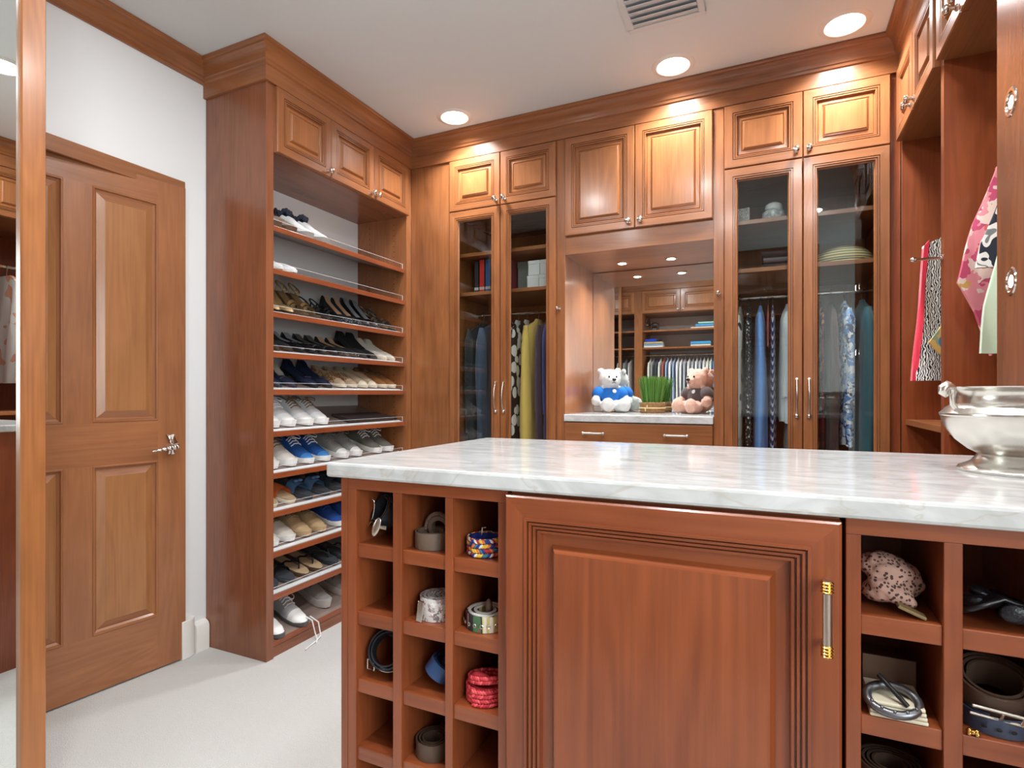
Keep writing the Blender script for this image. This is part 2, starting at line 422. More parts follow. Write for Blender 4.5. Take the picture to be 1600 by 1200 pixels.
# shell rosette and twisted spire lever
m = MB(); hxp, hzp = 0.737, 0.927
rows = []
for i in range(7):
    u = i / 6; row = []
    for k in range(25):
        a = rad(-115 + 230 * k / 24); rr = 0.043 * u * (1 + 0.10 * math.cos(6 * a) * u)
        row.append((hxp - 0.004 + rr * math.cos(a) * 0.75, -0.014 + 0.010 * u * u - 0.002 * math.cos(12 * a) * u, hzp + rr * math.sin(a)))
    rows.append(row)
m.grid(rows); m.grid([[(p[0], 0.0, p[2]) for p in rows[-1]], rows[-1]])
m.lathe([(0.0, 0), (0.02, 0), (0.02, 0.003), (0, 0.003)], 16) if False else None
m.build('handle_rosette', SILVER, door, -50, label='silver shell shaped rosette of the door handle')
m = MB(); rows = []
for i in range(40):
    u = i / 39; row = []
    for k in range(12):
        a = 2 * PI * k / 12; rr = 0.013 * (1 - 0.82 * u) * (1 + 0.22 * math.sin(a + u * 34)) + 0.001
        row.append((hxp + 0.012 - 0.098 * u, -0.034 + rr * math.cos(a) + 0.004 * u, hzp - 0.008 - 0.014 * u + rr * math.sin(a)))
    rows.append(row)
m.grid(rows, 0, True, True); m.tube([(hxp, 0.002, hzp - 0.004), (hxp + 0.004, -0.032, hzp - 0.006)], 0.010, 12)
m.build('handle_lever', SILVER, door, 60, label='silver lever twisted like a sea shell spire')

# ------------------------------------------------------------------ cabinet joinery kit (local: x along the face, -y into the room)
FRAME = [(0, 0.0), (0, -0.017), (0.003, -0.021), (0.036, -0.021), (0.0368, -0.0150), (0.0388, -0.0150), (0.0396, -0.0205), (0.0445, -0.0205), (0.0453, -0.0135), (0.0470, -0.0135), (0.0478, -0.0185), (0.0525, -0.0185), (0.0540, -0.0085), (0.058, -0.0050)]
FIELD = [(0.0575, -0.001), (0.0575, -0.0045), (0.060, -0.0085), (0.073, -0.0100), (0.0745, -0.0070), (0.0765, -0.0070), (0.083, -0.0165), (0.086, -0.0185)]
def knob(parent, x, z, y=-0.021):
    m = MB(); m.x = Matrix.Translation((x, y, z)) @ Matrix.Rotation(rad(90), 4, 'X')
    m.lathe([(0.0, 0), (0.010, 0), (0.010, 0.003), (0.0055, 0.006), (0.005, 0.014), (0.009, 0.017), (0.0138, 0.021), (0.0150, 0.026), (0.0125, 0.031), (0.006, 0.0335), (0, 0.034)], 16)
    o = m.build('knob', SILVER, parent, 50)
    m = MB(); m.x = Matrix.Translation((x, y, z)) @ Matrix.Rotation(rad(90), 4, 'X')
    m.lathe([(0.0148, 0.0235), (0.0158, 0.0255), (0.0148, 0.0275)], 16)
    return o
def rdoor(parent, x0, x1, z0, z1, kn=None, scale=1.0):
    m = MB(); m.rects(x0, x1, z0, z1, FRAME, False)
    d = m.build('door', [W('cab', 'z'), W('cab', 'x')], parent, 18)
    m = MB(); m.rects(x0, x1, z0, z1, FIELD, True)
    m.build('panel', [W('panel', 'z'), W('panel', 'x')], d, 14)
    if kn: knob(d, *kn)
    return d
def bow(parent, x, z0, z1):
    m = MB(); n = 14; pts = []
    for i in range(n + 1):
        u = i / n; pts.append((x, -0.03 - 0.022 * math.sin(PI * u), z0 + (z1 - z0) * u))
    m.tube(pts, [0.0035 + 0.0012 * (1 - abs(2 * i / n - 1)) for i in range(n + 1)], 8)
    m.tube([(x, -0.018, z1 - 0.004), (x, -0.032, z1)], 0.005, 8)
    m.ell((x, -0.030, z0), (0.0105, 0.010, 0.0105), 12, 8); m.tube([(x, -0.018, z0), (x, -0.030, z0)], 0.005, 8)
    return m.build('handle', BRUSH, parent, 50)
def gdoor(parent, x0, x1, z0, z1, hx_=None):
    m = MB(); m.rects(x0, x1, z0, z1, FRAME + [(0.058, 0.0), (0, 0.0)], False)
    d = m.build('door', [W('cab', 'z'), W('cab', 'x')], parent, 18)
    m = MB(); m.box(x0 + 0.055, x1 - 0.055, -0.0065, -0.003, z0 + 0.055, z1 - 0.055)
    m.build('glass_pane', GLASS, d, 0)
    if hx_: bow(d, hx_, 1.052, 1.215)
    return d
def pinholes(parent, spots, rx):
    m = MB()
    for y, z in spots: m.box(rx, rx + 0.0008, y - 0.0025, y + 0.0025, z - 0.0025, z + 0.0025)
    m.build('pin_holes', DARK, parent, 0, kind='stuff')

# ------------------------------------------------------------------ shoe cabinet
DS = 0.379
sc = thing('shoe_cabinet', 'tall open shoe cabinet with slanted shelves and three small doors on top, left wall', 'cabinet', (XF, YS, 0), rad(90))
SW = YF - YS
bx('side_panel', 0, 0.040, 0, DS, 0, 2.49, W('side', 'z'), sc, 0.0015)
bx('side_panel', 1.016, SW, 0.0, DS, 0, 2.49, W('cab', 'z'), sc)
bx('top_box', 0.040, 1.016, 0.0, DS, 2.195, 2.49, W('side', 'x'), sc)
bx('back_panel', 0.040, 1.016, 0.362, 0.372, 0.0, 2.195, WHITE, sc)
bx('toe_board', 0.040, 1.016, 0.010, 0.030, 0, 0.044, W('side', 'x'), sc)
rdoor(sc, 0.043, 0.369, 2.197, 2.482, (0.350, 2.222))
rdoor(sc, 0.372, 0.693, 2.197, 2.482, (0.674, 2.222))
rdoor(sc, 0.696, 1.014, 2.197, 2.482, (0.715, 2.222))
pinholes(sc, [(y, 0.3 + 0.032 * k) for k in range(59) for y in (0.09, 0.27)], 1.0155)
LAM = col('shelf_laminate', (134, 118, 110), 0.3)
FROST = col('acrylic_edge', (232, 236, 238), 0.3)
SHZ = [1.884, 1.697, 1.507, 1.331, 1.167, 0.983, 0.800, 0.632, 0.455, 0.268, 0.068]
SL = 0.092 / 0.33
for i, z in enumerate(SHZ):
    m = MB(); y0, y1 = 0.018, 0.358; dz = SL * (y1 - y0)
    t_ = 0.019
    m.prism([(y0, z - t_), (y1, z - t_ + dz), (y1, z + dz), (y0, z)], 'x', 0.042, 1.014)
    s_ = m.build('shelf', LAM, sc, 0)
    m = MB(); m.box(0.042, 1.014, y0 - 0.008, y0 - 0.0002, z - t_ - 0.004, z + 0.001); m.build('edge_band', W('island', 'x'), s_, 0, 0.0015)
    if i < 10:
        m = MB(); m.box(0.052, 1.004, 0.0195, 0.0215, z + 0.0005, z + 0.030, 0)
        l_ = m.build('acrylic_lip', ACRYL, s_, 0)
        m = MB(); m.box(0.052, 1.004, 0.0195, 0.0215, z + 0.0301, z + 0.0312); m.box(1.0041, 1.0062, 0.0195, 0.0215, z + 0.0005, z + 0.0312)
        m.prism([(0.0216, z + 0.0014), (0.045, z + 0.0014 + SL * 0.027), (0.045, z + 0.0022 + SL * 0.027), (0.0216, z + 0.0026)], 'x', 0.052, 1.004)
        m.build('lip_edges', FROST, l_, 0, kind='stuff')
    m = MB()
    for y in (0.09, 0.27):
        for x in (0.040, 1.004): m.box(x, x + 0.012, y - 0.004, y + 0.004, z - 0.030 + SL * (y - y0), z - 0.021 + SL * (y - y0))
    m.build('shelf_pins', ACRYL, s_, 0, kind='stuff')

# ------------------------------------------------------------------ glazed wardrobes either side of the niche
TD = 0.595
def tower(label, x0, w_, left_fill):
    t = thing('glazed_wardrobe', label, 'wardrobe', (x0, YF, 0), 0, None)
    st = 0.012
    if left_fill: bx('filler_panel', -left_fill, -0.001, 0, 0.02, 0, 2.49, W('cab', 'z'), t)
    bx('side_panel', 0, st, 0, TD, 0, 2.49, W('panel', 'z'), t); bx('side_panel', w_ - st, w_, 0, TD, 0, 2.49, W('panel', 'z'), t)
    bx('back_panel', st, w_ - st, TD - 0.012, TD, 0.02, 2.47, W('panel', 'z'), t)
    bx('top_panel', st, w_ - st, 0, TD - 0.012, 2.47, 2.49, W('side', 'x'), t)
    bx('middle_panel', st, w_ - st, 0, TD - 0.012, 2.180, 2.198, W('side', 'x'), t)
    bx('bottom_panel', st, w_ - st, 0, TD - 0.012, 0, 0.11, W('side', 'x'), t)
    for z in (1.965, 1.738): bx('shelf', st, w_ - st, 0.055, TD - 0.014, z - 0.02, z, W('cab', 'x'), t, 0.001)
    c_ = w_ / 2
    rdoor(t, 0.003, c_ - 0.0015, 2.192, 2.482, (c_ - 0.026, 2.222)); rdoor(t, c_ + 0.0015, w_ - 0.003, 2.192, 2.482, (c_ + 0.026, 2.222))
    gdoor(t, 0.003, c_ - 0.0015, 0.10, 2.188, c_ - 0.024); gdoor(t, c_ + 0.0015, w_ - 0.003, 0.10, 2.188, c_ + 0.024)
    m = MB(); m.tube([(st, 0.30, 1.635), (w_ - st, 0.30, 1.635)], 0.011, 12); m.build('rod', SILVER, t, 50)
    return t
tl = tower('glazed two door wardrobe left of the teddy bear niche', -1.690, 0.655, 0.272)
tr = tower('glazed two door wardrobe right of the teddy bear niche', -0.206, 0.655, 0)
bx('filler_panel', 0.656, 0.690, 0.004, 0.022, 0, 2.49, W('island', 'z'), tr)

# ------------------------------------------------------------------ niche cabinet between them
NX0, NX1 = -1.034, -0.207
nc = thing('niche_cabinet', 'display cabinet with mirrored niche, drawers and two tall upper doors', 'cabinet', (NX0, YF, 0))
NW = NX1 - NX0; ST = 0.044
bx('stile', 0, ST, -0.004, 0.56, 0, 2.49, W('cab', 'z'), nc, 0.001); bx('stile', NW - ST, NW, -0.004, 0.56, 0, 2.49, W('cab', 'z'), nc, 0.001)
bx('upper_box', ST, NW - ST, 0.0, 0.56, 1.88, 2.49, W('cab', 'x'), nc)
rdoor(nc, ST + 0.004, NW / 2 - 0.0015, 1.974, 2.482, (NW / 2 - 0.030, 2.006)); rdoor(nc, NW / 2 + 0.0015, NW - ST - 0.004, 1.974, 2.482, (NW / 2 + 0.030, 2.006))
bx('back_panel', ST, NW - ST, 0.512, 0.56, 0, 1.88, W('side', 'z'), nc)
bx('mirror', ST + 0.002, NW - ST - 0.002, 0.505, 0.511, 1.044, 1.877, MIRROR, nc)
bx('drawer_box', ST, NW - ST, 0.0, 0.50, 0.0, 1.004, W('side', 'x'), nc)
def slabdrawer(z0, z1):
    d = bx('drawer', ST + 0.004, NW - ST - 0.004, -0.02, -0.001, z0, z1, W('cab', 'x'), nc, 0.002)
    for cx in (0.207, 0.615):
        zc = (z0 + z1) / 2; m = MB()
        m.tube([(cx - 0.052, -0.047, zc), (cx + 0.052, -0.047, zc)], 0.005, 10)
        for s_ in (-1, 1):
            m.tube([(cx + s_ * 0.045, -0.02, zc), (cx + s_ * 0.045, -0.047, zc)], 0.004, 8)
            m.ell((cx + s_ * 0.053, -0.047, zc), (0.008, 0.008, 0.008), 10, 6)
        m.build('handle', BRUSH, d, 50)
for z0, z1 in ((0.896, 1.0), (0.60, 0.892), (0.35, 0.596), (0.10, 0.346)): slabdrawer(z0, z1)
nct = bx('niche_countertop', NX0 + ST + 0.001, NX1 - ST - 0.001, YF - 0.028, YF + 0.503, 1.0055, 1.042, QUARTZ, None, 0.004)
tag(nct, 'white quartz countertop of the mirrored niche under the teddy bears', 'countertop')
def valet(label, x, y, z, rz, ln):
    t = thing('valet_rod', label, 'rod', (x, y, z), rz)
    m = MB(); m.tube([(0, 0.0, 0), (0, -ln, 0)], 0.0045, 10); m.tube([(0, 0, 0), (0, -0.004, 0)], 0.010, 12)
    m.build('rod', SILVER, t, 50)
    m = MB(); m.ell((0, -ln, 0), (0.0085, 0.011, 0.0085), 12, 8); m.build('knob', SILVER, t, 50)
valet('short chrome valet rod on the stile left of the niche', NX0 + 0.012, YF - 0.0045, 1.598, 0, 0.035)
valet('short chrome valet rod on the stile right of the niche', NX1 - 0.022, YF - 0.0045, 1.620, 0, 0.035)

# ------------------------------------------------------------------ open wardrobe along the right wall
rw = thing('open_wardrobe', 'open wardrobe along right wall with upper doors, shelves and hanging blouses', 'wardrobe', (XR, YF, 0), rad(-90))
RD = 0.56
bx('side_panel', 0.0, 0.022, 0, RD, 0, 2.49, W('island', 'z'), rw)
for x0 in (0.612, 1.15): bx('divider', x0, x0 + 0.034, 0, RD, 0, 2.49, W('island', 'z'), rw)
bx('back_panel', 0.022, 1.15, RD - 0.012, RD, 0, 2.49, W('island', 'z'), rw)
for a, b in ((0.022, 0.612), (0.646, 1.15)):
    bx('upper_box', a, b, 0, RD - 0.012, 2.190, 2.49, W('cab', 'x'), rw)
    bx('shelf', a, b, 0.012, RD - 0.012, 1.022, 1.044, W('cab', 'x'), rw, 0.001)
    bx('bottom_panel', a, b, 0.0, RD - 0.012, 0, 0.10, W('cab', 'x'), rw)
    c_ = (a + b) / 2
    rdoor(rw, a + 0.002, c_ - 0.0015, 2.192, 2.482, (c_ - 0.026, 2.222)); rdoor(rw, c_ + 0.0015, b - 0.002, 2.192, 2.482, (c_ + 0.026, 2.222))
    m = MB(); zr = 1.86 if a < 0.3 else 1.95; m.tube([(a, 0.275, zr), (b, 0.275, zr)], 0.011, 12); m.build('rod', SILVER, rw, 50)
bx('pilaster', 1.122, 1.41, -0.0055, 0.012, 0, 2.49, W('side', 'z'), rw, 0.002)
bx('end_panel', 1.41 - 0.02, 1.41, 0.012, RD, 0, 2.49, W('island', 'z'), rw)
valet('chrome valet rod pulled out of the right wardrobe divider', XR - 0.0005, 2.178, 1.578, rad(-90), 0.075)
for z, n_ in ((1.797, 'upper'), (1.399, 'lower')):
    t = thing('puck_light', '%s of two round lit puck lights on the right wooden pilaster' % n_, 'light', (XR + 0.0058, 1.60, z), rad(-90))
    m = MB(); m.x = Matrix.Rotation(rad(90), 4, 'X')
    m.lathe([(0.034, 0), (0.034, 0.010), (0.030, 0.014), (0.024, 0.014), (0.022, 0.010)], 24); m.build('bezel', SILVER, t, 30)
    m = MB(); m.x = Matrix.Rotation(rad(90), 4, 'X')
    m.lathe([(0.0, 0.012), (0.012, 0.0118), (0.022, 0.009)], 24); m.build('lens', PUCK, t, 60)
# plain tall cupboard beyond the pilaster, right of the island
tc = thing('tall_cupboard', 'tall wooden cupboard right of the island, past the lit pilaster', 'cupboard', (0.72, 1.398, 0), rad(-90))
bx('body', 0, 1.06, 0.001, 0.32, 0, 2.636, W('cab', 'z'), tc)
for k in range(2): rdoor(tc, 0.01 + k * 0.52, 0.525 + k * 0.52, 0.1, 2.4)

# ------------------------------------------------------------------ mirrored wardrobe at the left edge
mw = thing('mirrored_wardrobe', 'mirror door wardrobe with orange wood frame at the left edge', 'wardrobe', (-1.8, -0.70, 0), rad(90))
bx('body', 0, 1.563, 0.024, 0.54, 0, 2.62, W('cab', 'z'), mw)
for a, b in ((0.0, 0.78), (0.783, 1.563)):
    m = MB(); m.rects(a, b, 0.012, 2.615, [(0, 0.024), (0, 0.002), (0.002, 0), (0.053, 0), (0.057, 0.004), (0.057, 0.016)], False)
    d = m.build('door', [W('panel', 'z'), W('panel', 'x')], mw, 20)
    bx('mirror', a + 0.057, b - 0.057, 0.014, 0.018, 0.069, 2.558, MIRROR, d)

# ------------------------------------------------------------------ cabinets behind the camera (seen in the niche mirror)
YO = -0.755
oc = thing('shirt_wardrobe', 'open wardrobe of hanging shirts, reflected in the niche mirror', 'wardrobe', (0.42, YO, 0), rad(180))
bays = [(0.02, 0.93), (0.99, 1.965), (2.065, 2.2)]
bx('side_panel', 0, 0.02, 0, 0.55, 0, 2.636, W('cab', 'z'), oc)
bx('stile', 0.93, 0.99, 0, 0.55, 0, 2.49, W('cab', 'z'), oc); bx('stile', 1.965, 2.065, 0, 0.55, 0, 2.49, W('cab', 'z'), oc); bx('side_panel', 2.72, 2.74, 0, 0.55, 0, 2.49, W('cab', 'z'), oc)
bx('frieze', 0.02, 2.74, -0.012, 0.55, 2.49, 2.636, W('cab', 'x'), oc)
bx('back_panel', 0.02, 2.72, 0.535, 0.55, 0.1, 2.49, col('grey_back', (236, 240, 240), 0.6), oc)
bx('base_panel', 0.02, 2.72, 0, 0.535, 0, 0.1, W('cab', 'x'), oc)
for a, b in ((0.02, 0.93), (0.99, 1.965), (2.065, 2.72)):
    bx('upper_box', a, b, 0, 0.535, 2.19, 2.49, W('cab', 'x'), oc); c_ = (a + b) / 2
    rdoor(oc, a + 0.003, c_ - 0.002, 2.192, 2.482, (c_ - 0.03, 2.222)); rdoor(oc, c_ + 0.002, b - 0.003, 2.192, 2.482, (c_ + 0.03, 2.222))
    for z in (1.974, 1.749): bx('shelf', a, b, 0.02, 0.53, z - 0.02, z, W('cab', 'x'), oc)
    m = MB(); m.tube([(a, 0.27, 1.66), (b, 0.27, 1.66)], 0.011, 10); m.build('rod', SILVER, oc, 50)

# ------------------------------------------------------------------ island
IY, IX0, IX1, IB = 0.8425, -0.750, 0.44, 1.46
il = thing('island_cabinet', 'closet island with belt cubbies either side of a panelled door', 'island', (IX0, IY, 0))
IW = IX1 - IX0
ID, IT, IH = IB - IY, 0.0, 0.991
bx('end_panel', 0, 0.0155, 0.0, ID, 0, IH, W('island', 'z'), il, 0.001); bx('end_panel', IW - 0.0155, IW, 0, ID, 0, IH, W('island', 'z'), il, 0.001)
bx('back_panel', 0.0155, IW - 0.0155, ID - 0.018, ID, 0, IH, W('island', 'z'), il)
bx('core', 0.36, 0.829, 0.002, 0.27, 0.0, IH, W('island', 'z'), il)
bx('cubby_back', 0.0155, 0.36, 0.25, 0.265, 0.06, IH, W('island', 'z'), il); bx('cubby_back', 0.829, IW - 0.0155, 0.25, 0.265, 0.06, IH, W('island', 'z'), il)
SHI = [0.866, 0.738, 0.610, 0.482, 0.354, 0.226, 0.098]
ISTL = [(0.0165, 0.036), (0.121, 0.140), (0.232, 0.247), (0.335, 0.352)]
ISTR = [(0.836, 0.853), (0.939, 0.958), (1.044, 1.063), (1.149, 1.172)]
for stl in (ISTL, ISTR):
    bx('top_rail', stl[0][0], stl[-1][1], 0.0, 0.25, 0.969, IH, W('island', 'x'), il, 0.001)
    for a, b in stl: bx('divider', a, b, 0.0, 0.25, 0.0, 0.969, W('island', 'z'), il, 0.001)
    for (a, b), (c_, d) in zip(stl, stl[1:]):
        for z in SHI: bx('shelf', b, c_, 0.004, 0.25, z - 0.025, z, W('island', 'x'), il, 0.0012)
XFR = [(0, 0.0), (0, -0.017), (0.003, -0.020), (0.034, -0.020), (0.0345, -0.0225), (0.0385, -0.0225), (0.0392, -0.0155), (0.0405, -0.0155), (0.0412, -0.0195), (0.0448, -0.0195), (0.0455, -0.0125), (0.0468, -0.0125), (0.0475, -0.0165), (0.0510, -0.0165), (0.0517, -0.0095), (0.0530, -0.0095), (0.0537, -0.0135), (0.0575, -0.0135), (0.0600, -0.0030)]
m = MB(); dx0, dx1 = 0.357, 0.830
m.rects(dx0, dx1, 0.05, 0.9865, XFR, False)
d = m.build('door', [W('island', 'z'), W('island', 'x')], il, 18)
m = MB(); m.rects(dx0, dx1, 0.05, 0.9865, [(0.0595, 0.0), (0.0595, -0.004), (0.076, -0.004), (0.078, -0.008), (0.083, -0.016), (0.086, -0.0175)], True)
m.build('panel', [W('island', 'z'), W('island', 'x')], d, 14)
hx2 = 0.8115
m = MB(); m.tube([(hx2, -0.048, 0.824), (hx2, -0.048, 0.919)], 0.0056, 12)
for s_ in (0.834, 0.909): m.tube([(hx2, -0.02, s_), (hx2, -0.048, s_)], 0.0045, 8)
hd = m.build('handle', BRUSH, d, 50)
for zc in (0.832, 0.911):
    m = MB()
    m.x = Matrix.Translation((hx2, -0.048, zc - 0.0075))
    m.lathe([(0.0056, 0)] + [(0.0060 + 0.0018 * abs(math.sin(PI * k / 2)), 0.015 * k / 8) for k in range(9)] + [(0.0056, 0.015)], 16)
    m.build('handle_ring', GOLD, hd, 20, label='brass ribbed ring of the handle')
ct = bx('island_countertop', -0.770, 0.462, 0.8225, 1.486, 0.992, 1.020, QUARTZ, None, 0.005)
tag(ct, 'large white veined quartz countertop on the closet island', 'countertop')

# ------------------------------------------------------------------ downlights, niche pucks and the air vent
for i, (x, y) in enumerate(CANS):
    lab = ['recessed ceiling downlight nearest the shoe cabinet', 'recessed ceiling downlight in front of the niche doors', 'recessed ceiling downlight in the far right corner'][i] if i < 3 else \
        'recessed ceiling downlight out of view, row %s, %s' % ('over the island' if i < 6 else 'over the camera', ['left', 'middle', 'right'][i % 3])
    t = thing('downlight', lab, 'light', (x, y, CEIL), 0, 'ceiling downlights')
    m = MB(); m.lathe([(0.066, 0.012), (0.070, -0.002), (0.074, -0.006), (0.093, -0.003), (0.096, 0.0), (0.080, 0.0002)], 32); m.build('trim_ring', TRIMW, t, 40)
    m = MB(); m.lathe([(0.070, -0.001), (0.062, 0.012), (0.050, 0.022), (0.048, 0.025), (0.0, 0.025)], 32); m.build('reflector', LAMP2, t, 40)
    m = MB(); m.lathe([(0.047, 0.0245), (0.0, 0.0245)], 32); m.build('lens', LAMP, t, 40)
for x, n_ in ((-0.763, 'left'), (-0.496, 'right')):
    t = thing('puck_light', '%s small puck light in the wooden ceiling of the niche' % n_, 'light', (x, 3.12, 1.8795))
    m = MB(); m.lathe([(0.032, 0), (0.032, -0.003), (0.028, -0.005), (0.022, -0.004), (0.022, 0)], 24); m.build('bezel', SILVER, t, 30)
    m = MB(); m.lathe([(0.022, -0.003), (0.0, -0.003)], 24); m.build('lens', PUCK, t, 60)
vt = thing('air_vent', 'white louvred air vent in the ceiling near the downlights', 'vent', (-0.535, 2.0, CEIL - 0.0005))
m = MB()
for a, b, c_, d in ((0, 0.30, 0, 0.028), (0, 0.30, 0.292, 0.32), (0, 0.026, 0.028, 0.292), (0.274, 0.30, 0.028, 0.292)): m.box(a, b, c_, d, -0.008, 0)
m.build('frame', col('vent_white', (214, 217, 218), 0.45), vt, 0, 0.003)
for k in range(7):
    m = MB(); y = 0.030 + k * 0.0375
    m.prism([(y, -0.013), (y + 0.002, -0.0145), (y + 0.016, -0.011), (y + 0.034, -0.004), (y + 0.033, -0.0025), (y + 0.015, -0.009)], 'x', 0.026, 0.274)
    m.build('louvre', col('vent_blade', (206, 212, 216), 0.4), vt, 50)
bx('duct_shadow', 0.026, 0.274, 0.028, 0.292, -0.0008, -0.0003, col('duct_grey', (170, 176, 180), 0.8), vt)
#@@ITEMS
# ------------------------------------------------------------------ shoes
WK = [(0, 0.012), (0.04, 0.024), (0.15, 0.031), (0.38, 0.030), (0.66, 0.043), (0.82, 0.041), (0.94, 0.029), (1.0, 0.010)]
WP = [(0, 0.010), (0.04, 0.019), (0.15, 0.025), (0.38, 0.024), (0.66, 0.033), (0.82, 0.030), (0.94, 0.019), (1.0, 0.005)]
TS = [0, 0.03, 0.08, 0.15, 0.22, 0.30, 0.38, 0.46, 0.54, 0.62, 0.70, 0.78, 0.85, 0.91, 0.96, 1.0]
SNK = [(0, 0.066), (0.08, 0.072), (0.25, 0.058), (0.33, 0.078), (0.42, 0.072), (0.62, 0.050), (0.80, 0.036), (0.93, 0.026), (1, 0.008)]
BOAT = [(0, 0.056), (0.08, 0.058), (0.25, 0.044), (0.42, 0.050), (0.55, 0.050), (0.75, 0.036), (0.93, 0.026), (1, 0.008)]
FLAT = [(0, 0.050), (0.08, 0.052), (0.25, 0.030), (0.5, 0.026), (0.66, 0.030), (0.85, 0.024), (0.95, 0.018), (1, 0.006)]
def shoe(name, label, L, hk, up, sole, lining, to=0.34, ts=0.02, wk=WK, heel=0, lace=None, cap=None, trim=None, capm=None, ruffle=None, bow_=None, stripe=None):
    t = thing(name, label, 'shoe')
    zo = (lambda u: heel * (1 - min(1, max(0, (u - 0.16) / 0.46)) ** 1.0) if u > 0.16 else heel) if heel else (lambda u: 0.006 * max(0, (u - 0.8) / 0.2) ** 2)
    def ring(u, e=0.0, top=0.0):
        w_ = lerpk(wk, u) + e; h = lerpk(hk, u) + top; z0 = zo(u) + ts * 0.5; x = u * L; r = []
        if u < to:
            ou = (0, 0.35, 0.65, 0.88, 1.0)
            for a in ou: r.append((x, -w_ * (1 - 0.22 * a * a), z0 + h * a))
            for y in (-0.70, 0, 0.70): r.append((x, w_ * y, z0 + 0.012))
            for a in reversed(ou): r.append((x, w_ * (1 - 0.22 * a * a), z0 + h * a))
        else:
            for j in range(13):
                a = PI * j / 12; r.append((x, -w_ * math.copysign(abs(math.cos(a)) ** 0.8, math.cos(a)), z0 + h * math.sin(a) ** 0.75))
        return r
    R = [ring(u) for u in TS]
    ntc = len(TS) - 1 if cap is None else next(i for i, u in enumerate(TS) if u >= cap)
    m = MB(); m.grid(R[:ntc + 1], fm=lambda i, j: 1 if (TS[i] < to and 4 <= j <= 7) else 0)
    m.build('upper', [up, lining], t, 60)
    if cap is not None:
        m = MB(); m.grid(R[ntc:]); m.build('toe_cap', capm, t, 60)
    m = MB(); rows = []
    for u in TS:
        w_ = lerpk(wk, u) + 0.003; z0 = zo(u); x = u * L + (0.003 if u == 1 else (-0.003 if u == 0 else 0))
        th = ts * (1 if u < 0.85 else 1 + 0.25 * (u - 0.85) / 0.15)
        rows.append([(x, -w_ * 0.93, z0), (x, -w_, z0 + th * 0.4), (x, -w_, z0 + th), (x, w_, z0 + th), (x, w_, z0 + th * 0.4), (x, w_ * 0.93, z0)])
    m.grid(rows, 0, True, True); m.build('sole', sole, t, 40)
    if heel > 0.02:
        m = MB(); m.grid([[(0.034 + a * s_, b * s_, z) for a, b in ((-0.03, -0.02), (-0.03, 0.02), (0.02, 0.016), (0.02, -0.016))] for z, s_ in ((0, 0.45), (heel * 0.6, 0.6), (heel + 0.002, 1.0))], 0, True, True)
        m.build('heel', up, t, 40)
    if lace:
        m = MB()
        for u in (0.40, 0.455, 0.51, 0.565):
            r = ring(u, 0.001, 0.004); m.tube([(p[0] + 0.004 * (k % 2), p[1], p[2]) for k, p in enumerate(r[3:10])], 0.0028, 6)
        r = ring(0.385, 0, 0.006)[6]
        for s_ in (-1, 1):
            m.tube([(r[0] + 0.030 * (1 - math.cos(a)), s_ * 0.020 * math.sin(a), r[2] + 0.004 + 0.006 * math.sin(a)) for a in [PI * k / 6 for k in range(7)]], 0.0022, 6)
        m.build('laces', lace, t, 60)
    if stripe:
        m = MB()
        m.grid([[tuple(Vector(p) + Vector((0, 0, 0.0015))) for p in ring(u, 0.0012)[2:11]] for u in (0.70, 0.715, 0.73)]); m.build('stripe', stripe, t, 60)
    if ruffle:
        m = MB(); rr = random.Random(3)
        for k in range(34):
            a = 2 * PI * k / 34; u = 0.2 + 0.17 * math.cos(a); w_ = lerpk(wk, max(0, u)) * 0.95
            m.ell((u * L, w_ * math.sin(a), lerpk(hk, u) + 0.012 + rr.uniform(0, 0.02)), (0.010, 0.008, 0.012), 6, 4)
        m.build('ruffle', ruffle, t, 60)
    if bow_:
        m = MB(); r = ring(0.72, 0, 0.003)[6]
        for s_ in (-1, 1): m.ell((r[0], s_ * 0.012, r[2]), (0.008, 0.012, 0.005), 8, 5)
        m.ell(r, (0.005, 0.005, 0.005), 8, 5); m.build('bow', bow_, t, 60)
    return t
